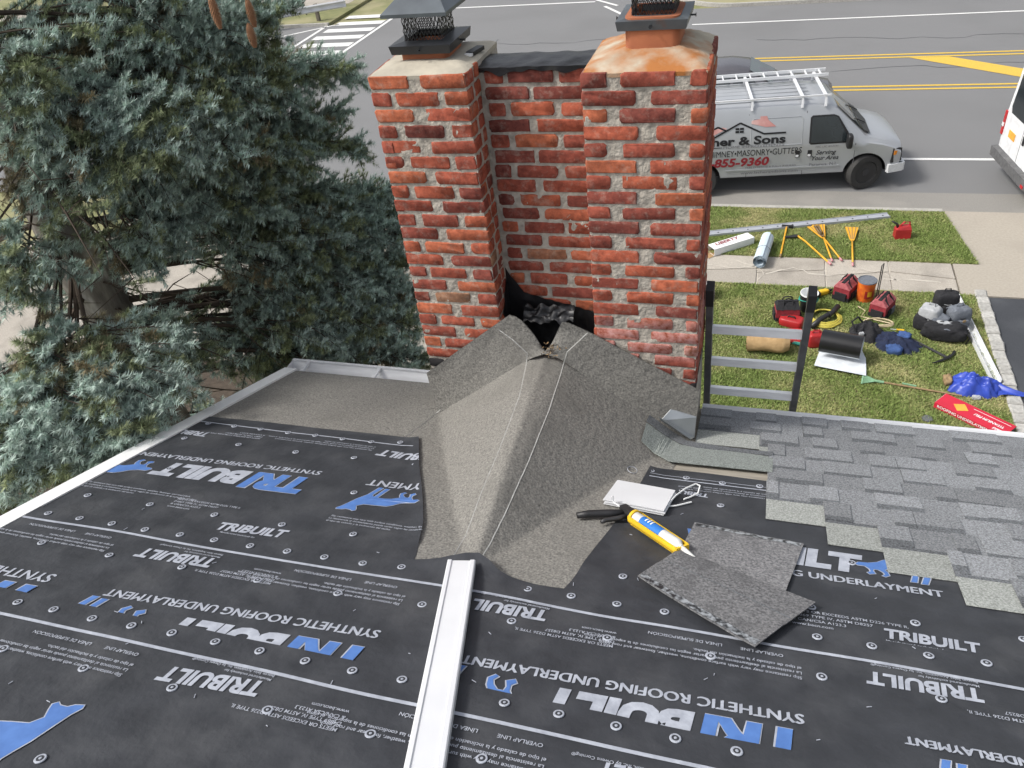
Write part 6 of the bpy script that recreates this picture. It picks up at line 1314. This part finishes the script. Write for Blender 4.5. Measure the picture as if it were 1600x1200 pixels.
def branchlet(p0, d, L, tone):
    """a flat spray: axis with side shoots"""
    d = d.normalized(); n = max(2, int(L / .062)); P = []; D = []; Ls = []; Cs = []
    sd = d.cross(Z_); sd = sd.normalized() if sd.length > .05 else Vector((1, 0, 0)); q = p0.copy(); droop = rt.uniform(-.05, .10); pts = [q.copy()]
    for i in range(n):
        q = q + d * (L / n); d = (d + Vector((0, 0, -droop / n * 1.5))).normalized(); pts.append(q.copy()); f = (i + 1) / n
        for sg in (-1, 1):
            if rt.random() < .12: continue
            e = (d * rt.uniform(.6, 1.0) + sd * sg * rt.uniform(.6, 1.0) + Z_ * rt.uniform(-.25, .65)).normalized(); P.append(q); D.append(e); Ls.append(rt.uniform(.05, .095) * (1.15 - .5 * f)); Cs.append(tone * rt.uniform(.68, 1.3))
    P.append(q); D.append(d); Ls.append(.075); Cs.append(tone * 1.1)
    # needles along the axis itself
    for a, c in zip(pts[:-1], pts[1:]): P.append(a); D.append((c - a).normalized()); Ls.append((c - a).length); Cs.append(tone * .85)
    add_shoots([tuple(x) for x in P], [tuple(x) for x in D], Ls, Cs); wood.tube([pts[0], pts[len(pts) // 2], pts[-1]], [.004, .003, .0015], 4, 'twig', cap=False)
def limb(target, tone_w, start_z=None, dens=1.0, bare=.35, wid=.55, lift=.25):
    tg = Vector(target); h = Vector((tg.x - TX, tg.y - TY)); R_ = h.length
    z0 = start_z if start_z is not None else tg.z + lift * R_ * rt.uniform(.5, 1.2)
    p0 = Vector((TX, TY, z0)); mid = (p0 + tg) / 2 + Vector((0, 0, .06 * R_)); pts = []
    for i in range(13):
        t = i / 12; q = p0 * (1 - t) ** 2 + mid * 2 * t * (1 - t) + tg * t * t; q += Vector((noise.noise((t * 3, z0 * 3, 0)), noise.noise((t * 3, z0 * 3, 9)), noise.noise((t * 3, z0 * 3, 5)))) * .05 * t; pts.append(q)
    wood.tube(pts, [max(.004, .027 * min(1.3, R_ / 2) * (1 - t / 12.5)) for t in range(13)], 6, 'twig', cap=False)
    n = int(R_ * 20 * dens)
    for i in range(n):
        t = bare + (1 - bare) * (i + rt.random()) / n; k = min(11, int(t * 12)); q = pts[k].lerp(pts[k + 1], t * 12 - k); d = (pts[k + 1] - pts[k]).normalized(); sd = d.cross(Z_).normalized()
        sg = 1 if i % 2 else -1; w = wid * (1.05 - .75 * ((t - bare) / (1 - bare))) * rt.uniform(.6, 1.15)
        e = (d * rt.uniform(.45, .9) + sd * sg * rt.uniform(.35, 1) + Z_ * rt.uniform(-.75, .25)).normalized()
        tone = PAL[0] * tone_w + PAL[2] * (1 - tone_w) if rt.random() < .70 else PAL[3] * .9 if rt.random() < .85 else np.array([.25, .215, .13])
        # secondary branch carrying two or three sprays
        m_ = q + e * w * .5; wood.tube([q, m_, q + e * w], [.007, .005, .002], 4, 'twig', cap=False)
        for j in range(3):
            f = (.25, .55, .9)[j]; s2 = e.cross(Z_).normalized() * (1 if j % 2 else -1); ee = (e * (1.0 if j == 2 else .7) + s2 * (.1 if j == 2 else .7) + Z_ * rt.uniform(-.35, .1)).normalized()
            branchlet(q + e * w * f, ee, w * rt.uniform(.35, .6) * (1.1 - .3 * f), tone * rt.uniform(.85, 1.15))
        if rt.random() < .6: branchlet(q, (d * .8 + Z_ * rt.uniform(.3, .9) + sd * rt.uniform(-.5, .5)), rt.uniform(.10, .18), tone * 1.08)
    branchlet(pts[-1] - (pts[-1] - pts[-2]) * .5, (pts[-1] - pts[-2]), .22, PAL[0] * tone_w + PAL[2] * (1 - tone_w))
# limbs seen in the photograph: tip pixel, depth of the tip, paleness of its needles
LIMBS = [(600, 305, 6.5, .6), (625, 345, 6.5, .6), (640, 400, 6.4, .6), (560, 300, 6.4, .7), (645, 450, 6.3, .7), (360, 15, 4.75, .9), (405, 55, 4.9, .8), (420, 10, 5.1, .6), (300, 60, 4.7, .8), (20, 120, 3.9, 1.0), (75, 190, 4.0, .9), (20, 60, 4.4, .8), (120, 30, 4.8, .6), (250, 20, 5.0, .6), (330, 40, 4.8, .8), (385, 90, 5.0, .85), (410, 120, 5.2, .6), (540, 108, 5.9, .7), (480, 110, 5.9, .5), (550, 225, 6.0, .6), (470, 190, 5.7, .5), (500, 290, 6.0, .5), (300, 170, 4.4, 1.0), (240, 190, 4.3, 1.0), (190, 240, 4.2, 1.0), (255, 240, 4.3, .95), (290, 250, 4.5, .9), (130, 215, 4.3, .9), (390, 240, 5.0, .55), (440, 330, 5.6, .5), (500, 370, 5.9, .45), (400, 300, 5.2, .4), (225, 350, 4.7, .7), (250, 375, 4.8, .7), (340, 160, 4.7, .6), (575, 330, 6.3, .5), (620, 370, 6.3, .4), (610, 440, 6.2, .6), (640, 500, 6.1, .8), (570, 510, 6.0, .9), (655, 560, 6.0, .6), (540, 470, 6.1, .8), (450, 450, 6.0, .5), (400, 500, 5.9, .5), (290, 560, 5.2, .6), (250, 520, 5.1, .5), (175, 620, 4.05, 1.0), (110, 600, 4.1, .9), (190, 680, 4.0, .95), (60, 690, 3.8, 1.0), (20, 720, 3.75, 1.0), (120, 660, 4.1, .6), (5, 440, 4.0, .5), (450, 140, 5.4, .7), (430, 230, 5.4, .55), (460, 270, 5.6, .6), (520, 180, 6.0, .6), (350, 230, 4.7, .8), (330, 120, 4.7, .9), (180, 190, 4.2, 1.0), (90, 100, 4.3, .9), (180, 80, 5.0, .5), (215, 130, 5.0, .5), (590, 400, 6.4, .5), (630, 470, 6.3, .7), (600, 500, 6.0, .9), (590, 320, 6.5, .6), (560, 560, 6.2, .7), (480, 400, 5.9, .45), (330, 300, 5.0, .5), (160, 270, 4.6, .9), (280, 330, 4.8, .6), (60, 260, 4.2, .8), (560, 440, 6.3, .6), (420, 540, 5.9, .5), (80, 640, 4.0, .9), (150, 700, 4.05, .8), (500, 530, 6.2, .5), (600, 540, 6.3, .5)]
for (px, py, dp, tn) in LIMBS:
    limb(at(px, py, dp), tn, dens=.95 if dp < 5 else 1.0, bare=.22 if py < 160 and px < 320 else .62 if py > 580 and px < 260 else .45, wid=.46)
# the rest of the crown, out of frame or hidden: sparser
for k in range(40):
    z = 2.2 + 9.5 * k / 40; R_ = 2.7 * (1 - (z - 1.0) / 12.6); a = k * 2.399 + .4
    x, y = TX + R_ * math.cos(a), TY + R_ * math.sin(a)
    if x > -1.6 and y < 1.0: continue
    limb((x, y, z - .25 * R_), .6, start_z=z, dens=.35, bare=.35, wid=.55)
# bare dead twigs in the shaded inside
for k in range(120):
    z = rt.uniform(3.0, 7.2); a = rt.uniform(0, 6.28); L_ = rt.uniform(.5, 1.5); p0 = Vector((TX, TY, z)); d = Vector((math.cos(a), math.sin(a), rt.uniform(-.35, .05))); pts = [p0 + d * L_ * f + Vector((0, 0, -.12 * f * f)) + Vector((rt.uniform(-.04, .04), rt.uniform(-.04, .04), rt.uniform(-.03, .03))) for f in (0, .35, .7, 1)]
    wood.tube(pts, [.013, .009, .006, .002], 4, 'twig', cap=False)
    for j in range(3): q = pts[1 + j % 3]; e = Vector((rt.uniform(-1, 1), rt.uniform(-1, 1), rt.uniform(-.6, .3))).normalized() * rt.uniform(.15, .4); wood.tube([q, q + e * .5, q + e], [.004, .003, .0012], 3, 'twig', cap=False)
grow_needles(); V_ = np.concatenate(NV) - np.array(T0); o = tri_mesh('crown', V_, np.concatenate(NC), M['needle'], None, tree)
wood.v = [(v[0] - T0.x, v[1] - T0.y, v[2]) for v in wood.v]; wood.build('branches', tree)
# hanging cones
for (px, py, dp, L_) in ((336, 18, 4.15, .15), (392, 20, 4.40, .13), (393, 55, 4.40, .11)):
    P = Vector(at(px, py, dp)); b = MB(); n = 0
    for r_ in range(16):
        f = r_ / 15; rad = .023 * math.sin(math.pi * (.12 + .82 * f)) ** .7
        for j in range(9):
            a = (j + (r_ % 2) * .5) / 9 * 2 * math.pi; c, s_ = math.cos(a), math.sin(a); z = -L_ * f; tn = Vector((-s_, c, 0)) * .0075; o_ = Vector((c, s_, 0))
            b.add([o_ * rad * .55 + Vector((0, 0, z + .006)) - tn, o_ * rad * .55 + Vector((0, 0, z + .006)) + tn, o_ * (rad + .004) + Vector((0, 0, z - .010)) + tn * .5, o_ * (rad + .004) + Vector((0, 0, z - .010)) - tn * .5], [(0, 1, 2, 3)], 'cone')
    b.lathe([(.004, -L_), (.013, -L_ * .6), (.012, -.02), (.003, .01)], 8, 'cone'); b.build('cone', tree, loc=P - T0 + Vector((0, 0, L_ / 2)))
print('needle tris', len(V_) // 3)
